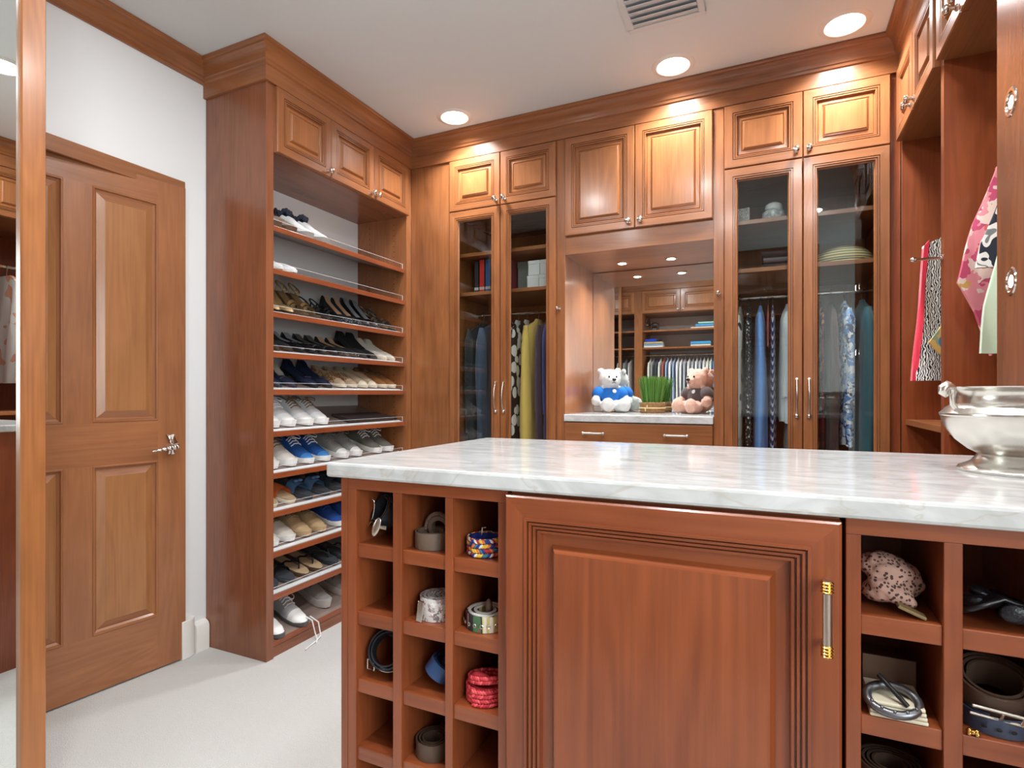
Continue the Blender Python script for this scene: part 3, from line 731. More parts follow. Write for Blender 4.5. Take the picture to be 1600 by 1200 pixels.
def sandal(name, label, L, foot, strap, sole, kind='slide', wk=WK, heel=0, ts=0.018):
    t = thing(name, label, 'sandal')
    def zo(u): return heel * (1 - min(1, max(0, (u - 0.16) / 0.46))) if heel else 0.0
    m = MB(); rows = []
    for u in TS:
        w_ = lerpk(wk, u) + 0.003; z0 = zo(u); rows.append([(u * L, -w_ * 0.94, z0), (u * L, -w_, z0 + ts * 0.6), (u * L, -w_ * 0.97, z0 + ts * 0.9), (u * L, w_ * 0.97, z0 + ts * 0.9), (u * L, w_, z0 + ts * 0.6), (u * L, w_ * 0.94, z0)])
    m.grid(rows, 0, True, True); m.build('sole', sole, t, 40)
    m = MB(); m.grid([[(u * L, s_ * (lerpk(wk, u)) * 0.93, zo(u) + ts * (0.93 + (0.12 if abs(s_) > 0.9 else 0))) for s_ in (-1, -0.6, 0, 0.6, 1)] for u in TS]); m.build('footbed', foot, t, 60)
    def band(u0, u1, h, n=4):
        mm = MB()
        for off in (0.0, -0.003):
            rows = []
            for i in range(n + 1):
                u = u0 + (u1 - u0) * i / n; w_ = lerpk(wk, u) + 0.004 + off
                rows.append([(u * L - 0.01 * math.sin(PI * k / 10), -w_ * math.cos(PI * k / 10), zo(u) + ts * 0.5 + (h + off) * math.sin(PI * k / 10) ** 0.8) for k in range(11)])
            mm.grid(rows)
        return mm.build('strap', strap, t, -60)
    if kind == 'slide': band(0.50, 0.76, 0.045)
    elif kind == 'double': band(0.44, 0.58, 0.05); band(0.63, 0.77, 0.042)
    elif kind == 'bow':
        band(0.50, 0.74, 0.045); m = MB(); c_ = (0.62 * L, 0, 0.062)
        for s_ in (-1, 1): m.ell((c_[0], s_ * 0.014, c_[2]), (0.010, 0.015, 0.008), 8, 6)
        m.ell(c_, (0.006, 0.006, 0.007), 8, 6); m.build('bow', strap, t, 60)
    elif kind == 'thong':
        for s_ in (-1, 1):
            m = MB(); w_ = lerpk(wk, 0.45)
            pts = [(0.78 * L, 0, ts), (0.76 * L, 0.002 * s_, ts + 0.02), (0.66 * L, s_ * w_ * 0.55, ts + 0.030), (0.54 * L, s_ * w_ * 0.95, ts + 0.022), (0.44 * L, s_ * w_ * 1.0, ts * 0.8)]
            m.tube(pts, [0.003, 0.004, 0.005, 0.005, 0.005], 8); m.build('strap', strap, t, 60)
    elif kind == 'strappy':
        band(0.66, 0.74, 0.038, 2); band(0.56, 0.62, 0.044, 2)
        m = MB(); w_ = lerpk(wk, 0.08)
        m.tube([(0.15 * L + 0.036 * math.cos(a), w_ * 1.02 * math.sin(a), zo(0.1) + ts + 0.028 - 0.018 * math.cos(a)) for a in [2 * PI * k / 16 for k in range(16)]], 0.004, 6, loop=True)
        for s_ in (-1, 1): m.tube([(0.12 * L, s_ * w_, zo(0.1) + ts * 0.5), (0.13 * L, s_ * w_ * 1.02, zo(0.1) + ts + 0.03)], 0.004, 6)
        m.build('ankle_strap', strap, t, 60)
    if heel > 0.02:
        m = MB(); m.grid([[(0.034 + a * s_, b * s_, z) for a, b in ((-0.03, -0.02), (-0.03, 0.02), (0.02, 0.016), (0.02, -0.016))] for z, s_ in ((0, 0.45), (heel * 0.6, 0.6), (heel + 0.002, 1.0))], 0, True, True)
        m.build('heel', strap, t, 40)
    return t
ORD = ['top', 'second', 'third', 'fourth', 'fifth', 'sixth', 'seventh', 'eighth', 'ninth', 'tenth', 'lowest']
ANG = math.atan(SL)
def place(t, shelf, y, L, toe=-2.015, yaw=0.0):
    x = toe - L * math.cos(ANG); z = SHZ[shelf] + SL * ((XF - 0.018) - x) + 0.0012
    t.location = (x, y, z); t.rotation_mode = 'ZYX'; t.rotation_euler = (0, ANG, yaw)
def pair(t, shelf, ya, yb, L, toe=-2.015, yaw=0.0, dt=0.0):
    lab = t['label']; place(t, shelf, ya, L, toe, yaw)
    t['label'] = 'left ' + lab + ', %s shoe shelf' % ORD[shelf]
    t['group'] = 'pairs of shoes on the slanted shelves'
    o = dup(t, (0, 0, 0), (0, 0, 0), 'right ' + lab + ', %s shoe shelf' % ORD[shelf])
    place(o, shelf, yb, L, toe + dt, -yaw)
cv = lambda n, c_, **k: col(n, c_, 0.85, bump=0.3, bscale=500, **k)
SWH = cv('white_canvas', (228, 230, 232)); RUB = col('white_rubber', (235, 235, 232), 0.5); LWH = col('white_lace', (238, 238, 240), 0.8)
GRYI = cv('grey_lining', (140, 142, 146)); TANL = cv('tan_lace', (120, 92, 60)); BLU = cv('blue_canvas', (28, 84, 158)); GRC = cv('grey_canvas', (150, 150, 148))
OLV = cv('olive_grey_mesh', (112, 112, 102)); BLKF = col('black_patent', (24, 23, 26), 0.3); BLKS = col('black_suede', (30, 29, 32), 0.85)
NAVY = col('navy_leather', (32, 38, 62), 0.5); SILI = col('silver_insole', (190, 186, 176), 0.45, 0.3); NUDE = col('nude_insole', (186, 152, 124), 0.6)
GLD = col('gold_leather', (168, 140, 96), 0.4, 0.4); LEO = pat('leopard_leather', 'cell', [(0, (66, 48, 36)), (0.28, (176, 140, 104)), (0.62, (120, 92, 68))], 70, 0.5)
BEI = cv('beige_suede', (178, 156, 130)); BRN = cv('brown_suede', (148, 96, 52)); IVO = col('ivory_leather', (222, 216, 204), 0.5)
TANB = cv('tan_suede', (196, 168, 128)); ORG = col('orange_leather', (222, 116, 58), 0.5); DEN = cv('denim_blue', (86, 124, 164)); DKS = col('dark_slate_strap', (46, 56, 64), 0.6)
CORK = col('cork_footbed', (196, 172, 136), 0.8); CHR = col('charcoal_footbed', (70, 74, 80), 0.7); TAUP = cv('taupe_suede', (140, 124, 110)); BROY = cv('royal_blue_knit', (32, 78, 160))
BRSOL = col('brown_sole', (88, 62, 44), 0.6); CREAM = col('cream_sole', (226, 214, 190), 0.6); METL = col('pewter_leather', (120, 116, 110), 0.35, 0.5)

# 1st shelf
pair(shoe('sneaker', 'white slip-on shoe with dark ruffled collar', 0.27, SNK, SWH, col('grey_sole', (150, 146, 140), 0.6), GRYI, ruffle=col('ruffle_navy', (40, 44, 60), 0.8)), 0, 2.052, 2.158, 0.27)
pair(shoe('loafer', 'taupe suede shoe at the left end', 0.26, BOAT, TAUP, BRSOL, GRYI, stripe=BRN), 0, 1.855, 1.945, 0.26)
# 2nd
pair(shoe('flat_shoe', 'white pointed flat shoe alone', 0.25, FLAT, SWH, RUB, NUDE, wk=WP, to=0.6, ts=0.01), 1, 1.875, 1.955, 0.25)
# 3rd
pair(shoe('pump', 'gold and black high heel pump at left end', 0.24, FLAT, GLD, BLKF, GLD, wk=WP, to=0.62, ts=0.008, heel=0.075), 2, 1.860, 1.940, 0.24)
pair(sandal('strappy_sandal', 'gold strappy high heel sandal', 0.24, GLD, GLD, BRSOL, 'strappy', WP, 0.07, 0.012), 2, 2.03, 2.11, 0.24)
pair(sandal('strappy_sandal', 'black strappy low sandal', 0.24, CHR, BLKS, BLKF, 'strappy', WP, 0.015, 0.012), 2, 2.188, 2.266, 0.24)
pair(shoe('pump', 'black pump with nude lining', 0.24, FLAT, BLKS, BLKF, NUDE, wk=WP, to=0.62, ts=0.008, heel=0.05), 2, 2.345, 2.419, 0.24)
pair(shoe('pump', 'black leather pump with grey lining', 0.245, FLAT, BLKF, BLKF, GRYI, wk=WP, to=0.6, ts=0.01, heel=0.06), 2, 2.493, 2.567, 0.245)
pair(sandal('jewelled_sandal', 'black sandal with silver buckle straps at right end', 0.23, NUDE, METL, BLKF, 'strappy', WP, 0.03, 0.012), 2, 2.643, 2.721, 0.23)
# 4th
pair(shoe('pump', 'plain black pump with high back at left end', 0.245, FLAT, BLKS, BLKF, BLKS, wk=WP, to=0.6, ts=0.01, heel=0.05), 3, 1.855, 1.930, 0.245)
pair(shoe('ballet_flat', 'black patent ballet flat with a bow', 0.24, FLAT, BLKF, BLKF, GRYI, wk=WP, to=0.62, ts=0.01, bow_=BLKF), 3, 2.007, 2.083, 0.24)
pair(shoe('ballet_flat', 'black ballet flat with metal toe stripe', 0.24, FLAT, BLKF, BLKF, METL, wk=WP, to=0.62, ts=0.01, stripe=METL), 3, 2.157, 2.233, 0.24)
pair(shoe('ballet_flat', 'black flat with brown lining', 0.235, FLAT, BLKS, BRSOL, NUDE, wk=WP, to=0.62, ts=0.01), 3, 2.307, 2.383, 0.235)
pair(shoe('wedge', 'black suede wedge shoe', 0.24, FLAT, BLKS, BLKF, BLKS, wk=WP, to=0.56, ts=0.012, heel=0.045), 3, 2.46, 2.54, 0.24)
pair(shoe('flat_shoe', 'ivory shoe with pleated toe at right end', 0.24, FLAT, IVO, CREAM, IVO, wk=WP, to=0.56, ts=0.014, heel=0.02, cap=0.78, capm=IVO), 3, 2.63, 2.705, 0.24)
# 5th
pair(shoe('pump', 'navy pump with silver insole and studded toe', 0.25, FLAT, NAVY, NAVY, SILI, wk=WP, to=0.62, ts=0.01, heel=0.065, stripe=METL), 4, 1.865, 1.955, 0.25)
pair(shoe('ballet_flat', 'navy flat with bow toe', 0.245, FLAT, NAVY, BLKF, NAVY, wk=WP, to=0.56, ts=0.012, heel=0.03, bow_=NAVY), 4, 2.09, 2.185, 0.245)
pair(shoe('flat_shoe', 'leopard slip-on with beige toe', 0.245, BOAT, LEO, CREAM, BEI, to=0.5, ts=0.012, cap=0.78, capm=BEI, wk=WP), 4, 2.29, 2.375, 0.245)
pair(shoe('espadrille', 'grey beige slip-on with cream sole', 0.245, BOAT, BEI, CREAM, BEI, to=0.5, ts=0.015, cap=0.85, capm=CREAM, wk=WP), 4, 2.46, 2.54, 0.245)
pair(shoe('boat_shoe', 'brown suede loafer with cream sole at right end', 0.25, BOAT, BRN, CREAM, BRSOL, to=0.45, ts=0.018, lace=BRSOL, wk=WP), 4, 2.63, 2.71, 0.25)
# 6th
pair(shoe('sneaker', 'white laced sneaker at the left end', 0.265, SNK, SWH, RUB, GRYI, ts=0.026, lace=LWH, cap=0.85, capm=RUB), 5, 1.845, 1.94, 0.265)
pair(shoe('sneaker', 'white sneaker with tan side patch', 0.265, SNK, SWH, RUB, GRYI, ts=0.026, lace=TANL, cap=0.85, capm=RUB), 5, 2.05, 2.15, 0.265)
# 7th
pair(shoe('sneaker', 'white leather sneaker with tan laces', 0.27, SNK, col('white_leather', (222, 218, 210), 0.5), RUB, GRYI, ts=0.028, lace=TANL), 6, 1.838, 1.945, 0.27)
pair(shoe('sneaker', 'blue canvas sneaker with white laces', 0.27, SNK, BLU, RUB, NAVY, ts=0.022, lace=LWH, cap=0.8, capm=cv('light_blue_canvas', (62, 128, 196))), 6, 2.055, 2.165, 0.27)
pair(shoe('sneaker', 'grey canvas sneaker with white toe cap', 0.275, SNK, GRC, RUB, GRYI, ts=0.024, lace=col('grey_lace', (130, 130, 128), 0.8), cap=0.85, capm=RUB), 6, 2.30, 2.405, 0.275)
pair(shoe('sneaker', 'olive grey sneaker with white laces', 0.27, SNK, OLV, RUB, GRYI, ts=0.026, lace=LWH), 6, 2.575, 2.68, 0.27)
# 8th
pair(sandal('slide_sandal', 'orange leather slide', 0.26, CORK, ORG, CREAM, 'slide'), 7, 1.835, 1.94, 0.26)
pair(sandal('slide_sandal', 'blue strapped slide with bow', 0.26, CHR, DEN, CHR, 'bow'), 7, 2.05, 2.165, 0.26)
pair(sandal('slide_sandal', 'dark slate double strap slide', 0.26, CHR, DKS, CHR, 'double'), 7, 2.28, 2.385, 0.26)
# 9th
pair(shoe('boat_shoe', 'off-white laced boat shoe', 0.26, BOAT, IVO, RUB, GRYI, to=0.4, ts=0.022, lace=TANL), 8, 1.84, 1.935, 0.26)
pair(shoe('boat_shoe', 'tan suede boat shoe', 0.26, BOAT, TANB, TANB, BRSOL, to=0.4, ts=0.022, lace=BEI), 8, 2.035, 2.135, 0.26)
pair(shoe('sneaker', 'royal blue knit running shoe', 0.27, SNK, BROY, RUB, NAVY, ts=0.022, lace=BROY), 8, 2.265, 2.365, 0.27)
# 10th
pair(sandal('strappy_sandal', 'dark grey strappy flat sandal at left end', 0.245, CHR, BLKS, CHR, 'strappy'), 9, 1.838, 1.934, 0.245)
pair(sandal('thong_sandal', 'tan footbed thong sandal with black straps', 0.25, CORK, BLKF, BRSOL, 'thong'), 9, 2.025, 2.115, 0.25)
pair(sandal('thong_sandal', 'charcoal thong sandal with dark straps', 0.26, CHR, DKS, col('slate_sole', (52, 60, 68), 0.6), 'thong'), 9, 2.225, 2.325, 0.26)
# lowest deck
pair(shoe('sneaker', 'white sneaker with loose laces and grey quarter', 0.27, SNK, cv('pale_grey_canvas', (176, 178, 182)), col('dark_sole', (90, 90, 92), 0.6), GRYI, ts=0.016, lace=LWH, cap=0.68, capm=RUB), 10, 1.835, 1.975, 0.27, toe=-1.972)
pair(shoe('sneaker', 'grey running shoe with thick pale sole', 0.28, SNK, GRC, col('pale_sole', (196, 192, 186), 0.6), GRYI, ts=0.034, lace=col('dark_lace', (70, 70, 74), 0.8)), 10, 2.20, 2.315, 0.28, yaw=-0.12)
m = MB()
m.tube([(-1.975, 1.985, 0.108), (-1.955, 2.0, 0.09), (-1.940, 2.005, 0.03), (-1.935, 2.01, 0.006), (-1.915, 1.99, 0.005), (-1.90, 1.97, 0.005)], 0.003, 6)
m.tube([(-1.978, 2.01, 0.102), (-1.950, 2.035, 0.07), (-1.93, 2.03, 0.012), (-1.918, 1.99, 0.005), (-1.905, 1.93, 0.005), (-1.895, 1.90, 0.005)], 0.003, 6)
tag(m.build('shoelace', LWH, None, 60), 'loose white shoelace hanging from the lowest shelf to the carpet', 'shoelace')
# flat dark clutch on the sixth shelf
ck = thing('clutch_bag', 'flat dark brown clutch lying on the sixth shoe shelf', 'bag')
m = MB(); m.box(0, 0.13, -0.19, 0.19, 0, 0.014); m.build('body', col('dark_brown_leather', (62, 52, 52), 0.5), ck, 0, 0.004)
m = MB(); m.box(0.06, 0.132, -0.191, 0.191, 0.0142, 0.019); m.build('flap', col('dark_brown_leather', (62, 52, 52), 0.5), ck, 0, 0.002)
place(ck, 5, 2.52, 0.13, toe=-2.02)
rb = thing('ribbon_bow', 'small black ribbon bow at the right end of the sixth shelf', 'bow')
m = MB()
for s_ in (-1, 1): m.ell((0, s_ * 0.018, 0.012), (0.012, 0.018, 0.010), 10, 6)
m.build('loops', BLKS, rb, 60); m = MB(); m.ell((0, 0, 0.013), (0.008, 0.007, 0.010), 8, 6); m.build('knot', BLKS, rb, 60)
place(rb, 5, 2.715, 0.0, toe=-2.03)

# ------------------------------------------------------------------ hanging clothes
ROD_R = 0.011
def hanger(label, x, y, z, along='y', hw=0.20):
    """hook over the rod at height z, shoulders running along y (or x)"""
    t = thing('clothes_hanger', label, 'hanger', (x, y, z), 0 if along == 'y' else rad(90))
    m = MB(); r = 0.017
    pts = [(0, r * math.cos(a), r * math.sin(a)) for a in [rad(200 - 20 * k) for k in range(0, 14)]]
    pts = [(0, p[1], p[2]) for p in pts] + [(0, 0.004, -0.03), (0, 0, -0.055)]
    m.tube(pts, 0.0022, 6); m.build('hook', SILVER, t, 60)
    m = MB(); m.tube([(0, -hw, -0.125), (0, -hw * 0.5, -0.098), (0, 0, -0.058), (0, hw * 0.5, -0.098), (0, hw, -0.125)], 0.0028, 6); m.build('shoulder_bar', col('dark_hanger', (60, 44, 36), 0.5), t, 60)
    return t
def garment(name, label, cat, x, y, z, ln, tx, dep, mat, sleeve=0.0, flare=1.0, along='y', seed=0, slm=None, neck=0.05, folds=7, group=None, tx1=None):
    """cloth hung from a hanger whose rod centre is (x, y, z): thin along local x, wide along local y"""
    rr = random.Random(seed)
    t = thing(name, label, cat, (x, y, z), 0 if along == 'y' else rad(90), group)
    tx1 = tx1 or tx; ph = rr.uniform(0, 6)
    prof = [(0.045, neck * 0.8, 0.30), (0.060, neck, 0.42), (0.085, dep * 0.55, 0.7), (0.120, dep * 0.93, 1.0), (0.165, dep, 1.05)]
    n = 12
    for i in range(1, n + 1):
        u = i / n; prof.append((0.165 + (ln - 0.165) * u, dep * (1 + (flare - 1) * u), 1.05 + (tx1 / tx - 1.05) * u))
    rows = []; K = 44
    for q, (dz, d, s_) in enumerate(prof):
        u = max(0, (dz - 0.12) / ln); row = []
        for k in range(K):
            a = 2 * PI * k / K
            f = 1 + (0.20 * math.sin(folds * a + ph) + 0.10 * math.sin(3 * folds * a / 2 + ph * 2 + 2 * u)) * min(1, u * 2.2)
            row.append((tx * s_ * f * math.copysign(abs(math.cos(a)) ** 0.8, math.cos(a)), d * math.copysign(abs(math.sin(a)) ** 0.7, math.sin(a)) * (1 + 0.03 * math.sin(5 * a + ph)), -dz - 0.006 * math.sin(4 * a + ph) * u))
        rows.append(row)
    m = MB(); m.grid(rows, 0, True); m.build('body', mat, t, 75)
    if sleeve:
        for s_ in (-1, 1):
            m = MB(); rows = []
            for i in range(9):
                u = i / 8; ry = 0.036 + 0.012 * math.sin(PI * min(1, u * 1.2))
                c_ = (tx * 0.25 * math.sin(3 * u), s_ * (min(dep, 0.215) * 0.90 + 0.018 * math.sin(PI * u) - 0.005), -0.10 - sleeve * u)
                rx = tx * (0.75 + 0.15 * math.sin(7 * u + ph))
                if i == 0: ry, rx = 0.012, tx * 0.4
                rows.append([(c_[0] + rx * math.cos(2 * PI * k / 14) * (1 + 0.1 * math.sin(3 * k + 5 * u)), c_[1] + ry * math.sin(2 * PI * k / 14), c_[2]) for k in range(14)])
            m.grid(rows, 0, True, True); m.build('sleeve', slm or mat, t, 75)
    return t
def cloth(n, c_, **k): return col(n, tuple(min(236, v * 1.18 + 4) for v in c_), 0.85, bump=0.35, bscale=700, sheen=0.2, **k)
BW = pat('black_white_print', 'cell', [(0, (228, 228, 222)), (0.40, (28, 28, 30))], 26)
BW2 = pat('white_black_net_print', 'cell', [(0, (232, 232, 228)), (0.52, (34, 34, 36))], 20, stretch=(1, 1, 0.8))
LEOP = pat('snow_leopard_print', 'cell', [(0, (40, 38, 38)), (0.30, (220, 218, 212))], 22, stretch=(1, 1, 0.6))
DOT = pat('black_white_speckle', 'cell', [(0, (225, 222, 216)), (0.33, (24, 24, 28))], 60)
CHEV = pat('navy_white_zigzag', 'chevron', [(0, (214, 216, 226)), (0.35, (44, 48, 104))], 8)
FLOR = pat('blue_white_floral', 'flower', [(0, (36, 46, 92)), (0.22, (96, 140, 200)), (0.5, (226, 230, 236)), (0.8, (150, 178, 214))], 38)
PINK = pat('pink_flower_print', 'flower', [(0, (206, 84, 120)), (0.35, (236, 150, 160)), (0.55, (240, 216, 204)), (0.72, (216, 168, 92)), (0.85, (224, 104, 92))], 26)
ZEB = pat('zebra_print', 'zebra', [(0, (26, 24, 26)), (0.48, (232, 230, 226))], 44, dist=7)
YELP = pat('yellow_tropical_print', 'flower', [(0, (226, 190, 108)), (0.4, (238, 220, 168)), (0.65, (160, 176, 140)), (0.85, (60, 140, 180))], 18)
DRED = pat('dark_red_flower_print', 'flower', [(0, (70, 24, 28)), (0.3, (120, 36, 40)), (0.7, (176, 120, 84)), (0.85, (52, 44, 38))], 30)
SCF = pat('black_white_scarf_print', 'noise', [(0, (30, 36, 50)), (0.46, (230, 228, 222)), (0.56, (120, 128, 128)), (0.6, (236, 234, 228))], 20)
STR = lambda n, c_, c2, s_=9: pat(n, 'stripe', [(0, c2), (0.7, c_)], s_)
JAK = cloth('dark_blue_denim', (44, 56, 74)); YEL = cloth('mustard_cloth', (190, 160, 82)); PLUM = cloth('plum_cloth', (64, 50, 68)); NVC = cloth('navy_purple_cloth', (52, 56, 108))
MIDB = cloth('mid_blue_linen', (88, 134, 196)); GRV = cloth('light_grey_knit', (186, 190, 192)); TROU = cloth('grey_trouser', (128, 128, 122)); TEAL = cloth('dark_teal_quilt', (38, 78, 88))
BRNC = cloth('dark_brown_cloth', (66, 44, 40)); CHC = cloth('charcoal_cloth', (56, 58, 68)); REDC = cloth('red_cloth', (196, 60, 50)); TURQ = cloth('turquoise_cloth', (90, 160, 180)); BLC = cloth('black_cloth', (24, 24, 28))
RY, RZ = YF + 0.30, 1.635
def tow(name, label, cat, x, ln, tx, dep, mat, hl, **k):
    if hl not in ('grey trousers', 'charcoal trousers'): hanger('chrome hook hanger carrying the ' + hl, x, RY, RZ, 'y', min(0.15, dep * 0.70))
    return garment(name, label, cat, x, RY, RZ, ln, tx, dep, mat, **k)
# left wardrobe
tow('jacket', 'black cloth jacket at the left in the left glazed wardrobe', 'jacket', -1.632, 0.85, 0.018, 0.205, BLC, 'black jacket at far left', sleeve=0.62, seed=1)
tow('denim_jacket', 'dark blue denim jacket in the left glazed wardrobe', 'jacket', -1.547, 0.98, 0.034, 0.215, JAK, 'dark blue denim jacket', sleeve=0.70, seed=2, tx1=0.044)
tow('dress', 'black and white printed dress beside the dark denim jacket', 'dress', -1.455, 0.62, 0.024, 0.20, BW, 'printed dress beside the denim jacket', seed=3)
tow('trousers', 'black print trousers hanging behind the left wardrobe handles', 'trousers', -1.393, 1.15, 0.017, 0.17, BW2, 'black print trousers', seed=23)
tow('dress', 'white and black net print dress left of the yellow coat', 'dress', -1.336, 1.15, 0.019, 0.21, BW2, 'net print dress', sleeve=0.75, seed=4)
tow('coat', 'long mustard yellow coat in the left glazed wardrobe', 'coat', -1.264, 1.32, 0.036, 0.215, YEL, 'mustard yellow coat', sleeve=0.95, seed=5, tx1=0.042)
tow('dress', 'long plum dress right of the yellow coat', 'dress', -1.190, 1.28, 0.018, 0.20, PLUM, 'long plum dress', sleeve=0.8, seed=6, tx1=0.020)
tow('top', 'navy purple top hanging at the right of the plum dress', 'top', -1.145, 0.80, 0.018, 0.205, NVC, 'navy purple top', sleeve=0.5, seed=7)
tow('blouse', 'turquoise blouse at the right end of the left wardrobe', 'blouse', -1.104, 0.52, 0.014, 0.20, TURQ, 'turquoise blouse', seed=24)
# right wardrobe
tow('dress', 'snow leopard print dress at the left of the right wardrobe', 'dress', -0.150, 1.28, 0.018, 0.20, LEOP, 'snow leopard dress', seed=8, sleeve=0.6)
tow('dress', 'black and white speckled dress beside the leopard dress', 'dress', -0.108, 1.28, 0.014, 0.20, DOT, 'speckled dress', seed=9, sleeve=0.8)
tow('shirt', 'mid blue linen shirt in the right glazed wardrobe', 'shirt', -0.055, 0.80, 0.022, 0.215, MIDB, 'mid blue shirt', seed=10, sleeve=0.62, tx1=0.030)
tow('blouse', 'red blouse with only its shoulder showing by the blue shirt', 'blouse', -0.020, 0.26, 0.006, 0.19, REDC, 'red blouse', neck=0.06, seed=11)
tow('dress', 'navy and white zigzag dress beside the blue shirt', 'dress', 0.001, 1.30, 0.011, 0.205, CHEV, 'zigzag dress', seed=12, tx1=0.015)
tow('sweater', 'light grey knit sweater above grey trousers in right wardrobe', 'sweater', 0.070, 0.62, 0.036, 0.215, GRV, 'light grey sweater', seed=13, sleeve=0.4, tx1=0.040)
tow('trousers', 'grey trousers hanging below the light grey sweater', 'trousers', 0.070, 1.25, 0.012, 0.13, TROU, 'grey trousers', neck=0.025, seed=14, tx1=0.024)
tow('blouse', 'charcoal blouse behind the right wardrobe handles', 'blouse', 0.168, 0.62, 0.016, 0.21, CHC, 'charcoal blouse', seed=15, sleeve=0.5)
tow('dress', 'dark red flowered dress at the centre of the right wardrobe', 'dress', 0.208, 1.3, 0.013, 0.20, DRED, 'dark red flowered dress', seed=16)
tow('coat', 'long dark brown coat in the right wardrobe', 'coat', 0.252, 1.15, 0.022, 0.20, BRNC, 'dark brown coat', seed=17, sleeve=0.6)
tow('blouse', 'blue and white flowered blouse in the right wardrobe', 'blouse', 0.309, 0.72, 0.026, 0.215, FLOR, 'blue flowered blouse', seed=18, sleeve=0.45, tx1=0.026)
tow('jacket', 'dark teal quilted jacket at the right end', 'jacket', 0.383, 0.80, 0.034, 0.22, TEAL, 'dark teal jacket', seed=19, sleeve=0.66, tx1=0.038)
tow('trousers', 'charcoal trousers hanging below the teal jacket', 'trousers', 0.383, 1.3, 0.013, 0.13, CHC, 'charcoal trousers', neck=0.025, seed=20, tx1=0.024)

# right wall blouses, seen broadside: outline in (x, z), thickness along y
def broad(name, label, cat, x, y, z, pts, mat, th=0.03, slv=None, slm=None, seed=0, hem=None):
    t = thing(name, label, cat, (x, y, z)); rr = random.Random(seed)
    def panel(pts, th, nm, mt, off=0.0):
        bm = bmesh.new(); vs = [bm.verts.new((p[0], off, p[1])) for p in pts]; bm.faces.new(vs)
        bmesh.ops.triangulate(bm, faces=bm.faces)
        for _ in range(3): bmesh.ops.subdivide_edges(bm, edges=[e for e in bm.edges if e.calc_length() > 0.04], cuts=1, use_grid_fill=False); bmesh.ops.triangulate(bm, faces=[f for f in bm.faces if len(f.verts) > 3])
        zt = max(p[1] for p in pts)
        for v in bm.verts:
            u = min(1, (zt - v.co.z) / 0.3); v.co.y += 0.016 * u * math.sin(v.co.x * 48 + v.co.z * 9 + seed)
        g = bmesh.ops.extrude_face_region(bm, geom=list(bm.faces))
        for v in [q for q in g['geom'] if isinstance(q, bmesh.types.BMVert)]: v.co.y -= th
        bmesh.ops.recalc_face_normals(bm, faces=bm.faces)
        me = bpy.data.meshes.new(nm); bm.to_mesh(me); bm.free(); me.materials.append(mt); me.shade_smooth(); me.set_sharp_from_angle(angle=rad(70))
        o = bpy.data.objects.new(nm, me); C.objects.link(o); o.parent = t
        return o
    panel(pts, th, 'body', mat)
    if slv: panel(slv, th * 0.9, 'sleeve', slm or mat, -0.012)
    if hem: panel(hem[0], th + 0.006, 'border', hem[1], 0.003)
    return t
RX = XR + 0.275
def rh(lbl, y, z=1.86): hanger('chrome hanger carrying the ' + lbl, RX, y, z, 'x', 0.15)
def shirt_pts(w_, l, fl=1.0): return [(-0.06, -0.06), (0.06, -0.06), (w_, -0.14), (w_ * 1.02, -0.3), (w_ * fl, -l), (-w_ * fl, -l), (-w_ * 1.02, -0.3), (-w_, -0.14)]
rh('red and zebra blouse', 2.66)
broad('blouse', 'zebra print blouse with red edge in the right wardrobe, far bay', 'blouse', RX, 2.66, 1.86, shirt_pts(0.232, 0.66, 1.13), ZEB, 0.03, None, None, 1,
      hem=([(-0.232, -0.145), (-0.215, -0.12), (-0.228, -0.3), (-0.252, -0.66), (-0.268, -0.66), (-0.243, -0.3)], cloth('crimson_edge', (206, 44, 66))))
rh('yellow tropical blouse', 2.575)
broad('blouse', 'yellow tropical print blouse in front of the zebra blouse', 'blouse', RX, 2.575, 1.86, shirt_pts(0.155, 0.60, 1.06), YELP, 0.02, [(-0.155, -0.40), (-0.11, -0.40), (-0.10, -0.56), (-0.19, -0.58), (-0.235, -0.52)], YELP, 2)
rh('pink flowered blouse', 2.09, 1.95)
broad('blouse', 'pink flowered blouse hanging in the right wardrobe, near bay', 'blouse', RX, 2.09, 1.95, shirt_pts(0.17, 0.62), PINK, 0.022, [(-0.10, -0.075), (-0.17, -0.14), (-0.225, -0.30), (-0.268, -0.474), (-0.225, -0.56), (-0.185, -0.69), (-0.10, -0.60)], PINK, 3)
rh('black and white scarf print top', 2.02, 1.95)
broad('blouse', 'white blouse with black scarf print beside the pink blouse', 'blouse', RX, 2.03, 1.95, shirt_pts(0.165, 0.60), SCF, 0.018, [(-0.11, -0.09), (-0.165, -0.20), (-0.222, -0.37), (-0.232, -0.44), (-0.12, -0.45)], None, 4)
rh('pale green shirt', 1.95, 1.95)
broad('shirt', 'pale green white shirt nearest the lit pilaster', 'shirt', RX, 1.965, 1.95, shirt_pts(0.17, 0.66), cloth('pale_green_cloth', (172, 190, 168)), 0.02, [(-0.12, -0.30), (-0.205, -0.42), (-0.232, -0.56), (-0.245, -0.69), (-0.12, -0.69)], None, 5)
rh('peach and white top', 1.89, 1.95)
broad('top', 'peach and white top hanging lowest beside the pilaster', 'top', RX, 1.90, 1.95, shirt_pts(0.20, 0.735, 1.03), pat('peach_band_print', 'noise', [(0, (236, 232, 224)), (0.55, (232, 170, 140))], 9), 0.02, None, None, 6)

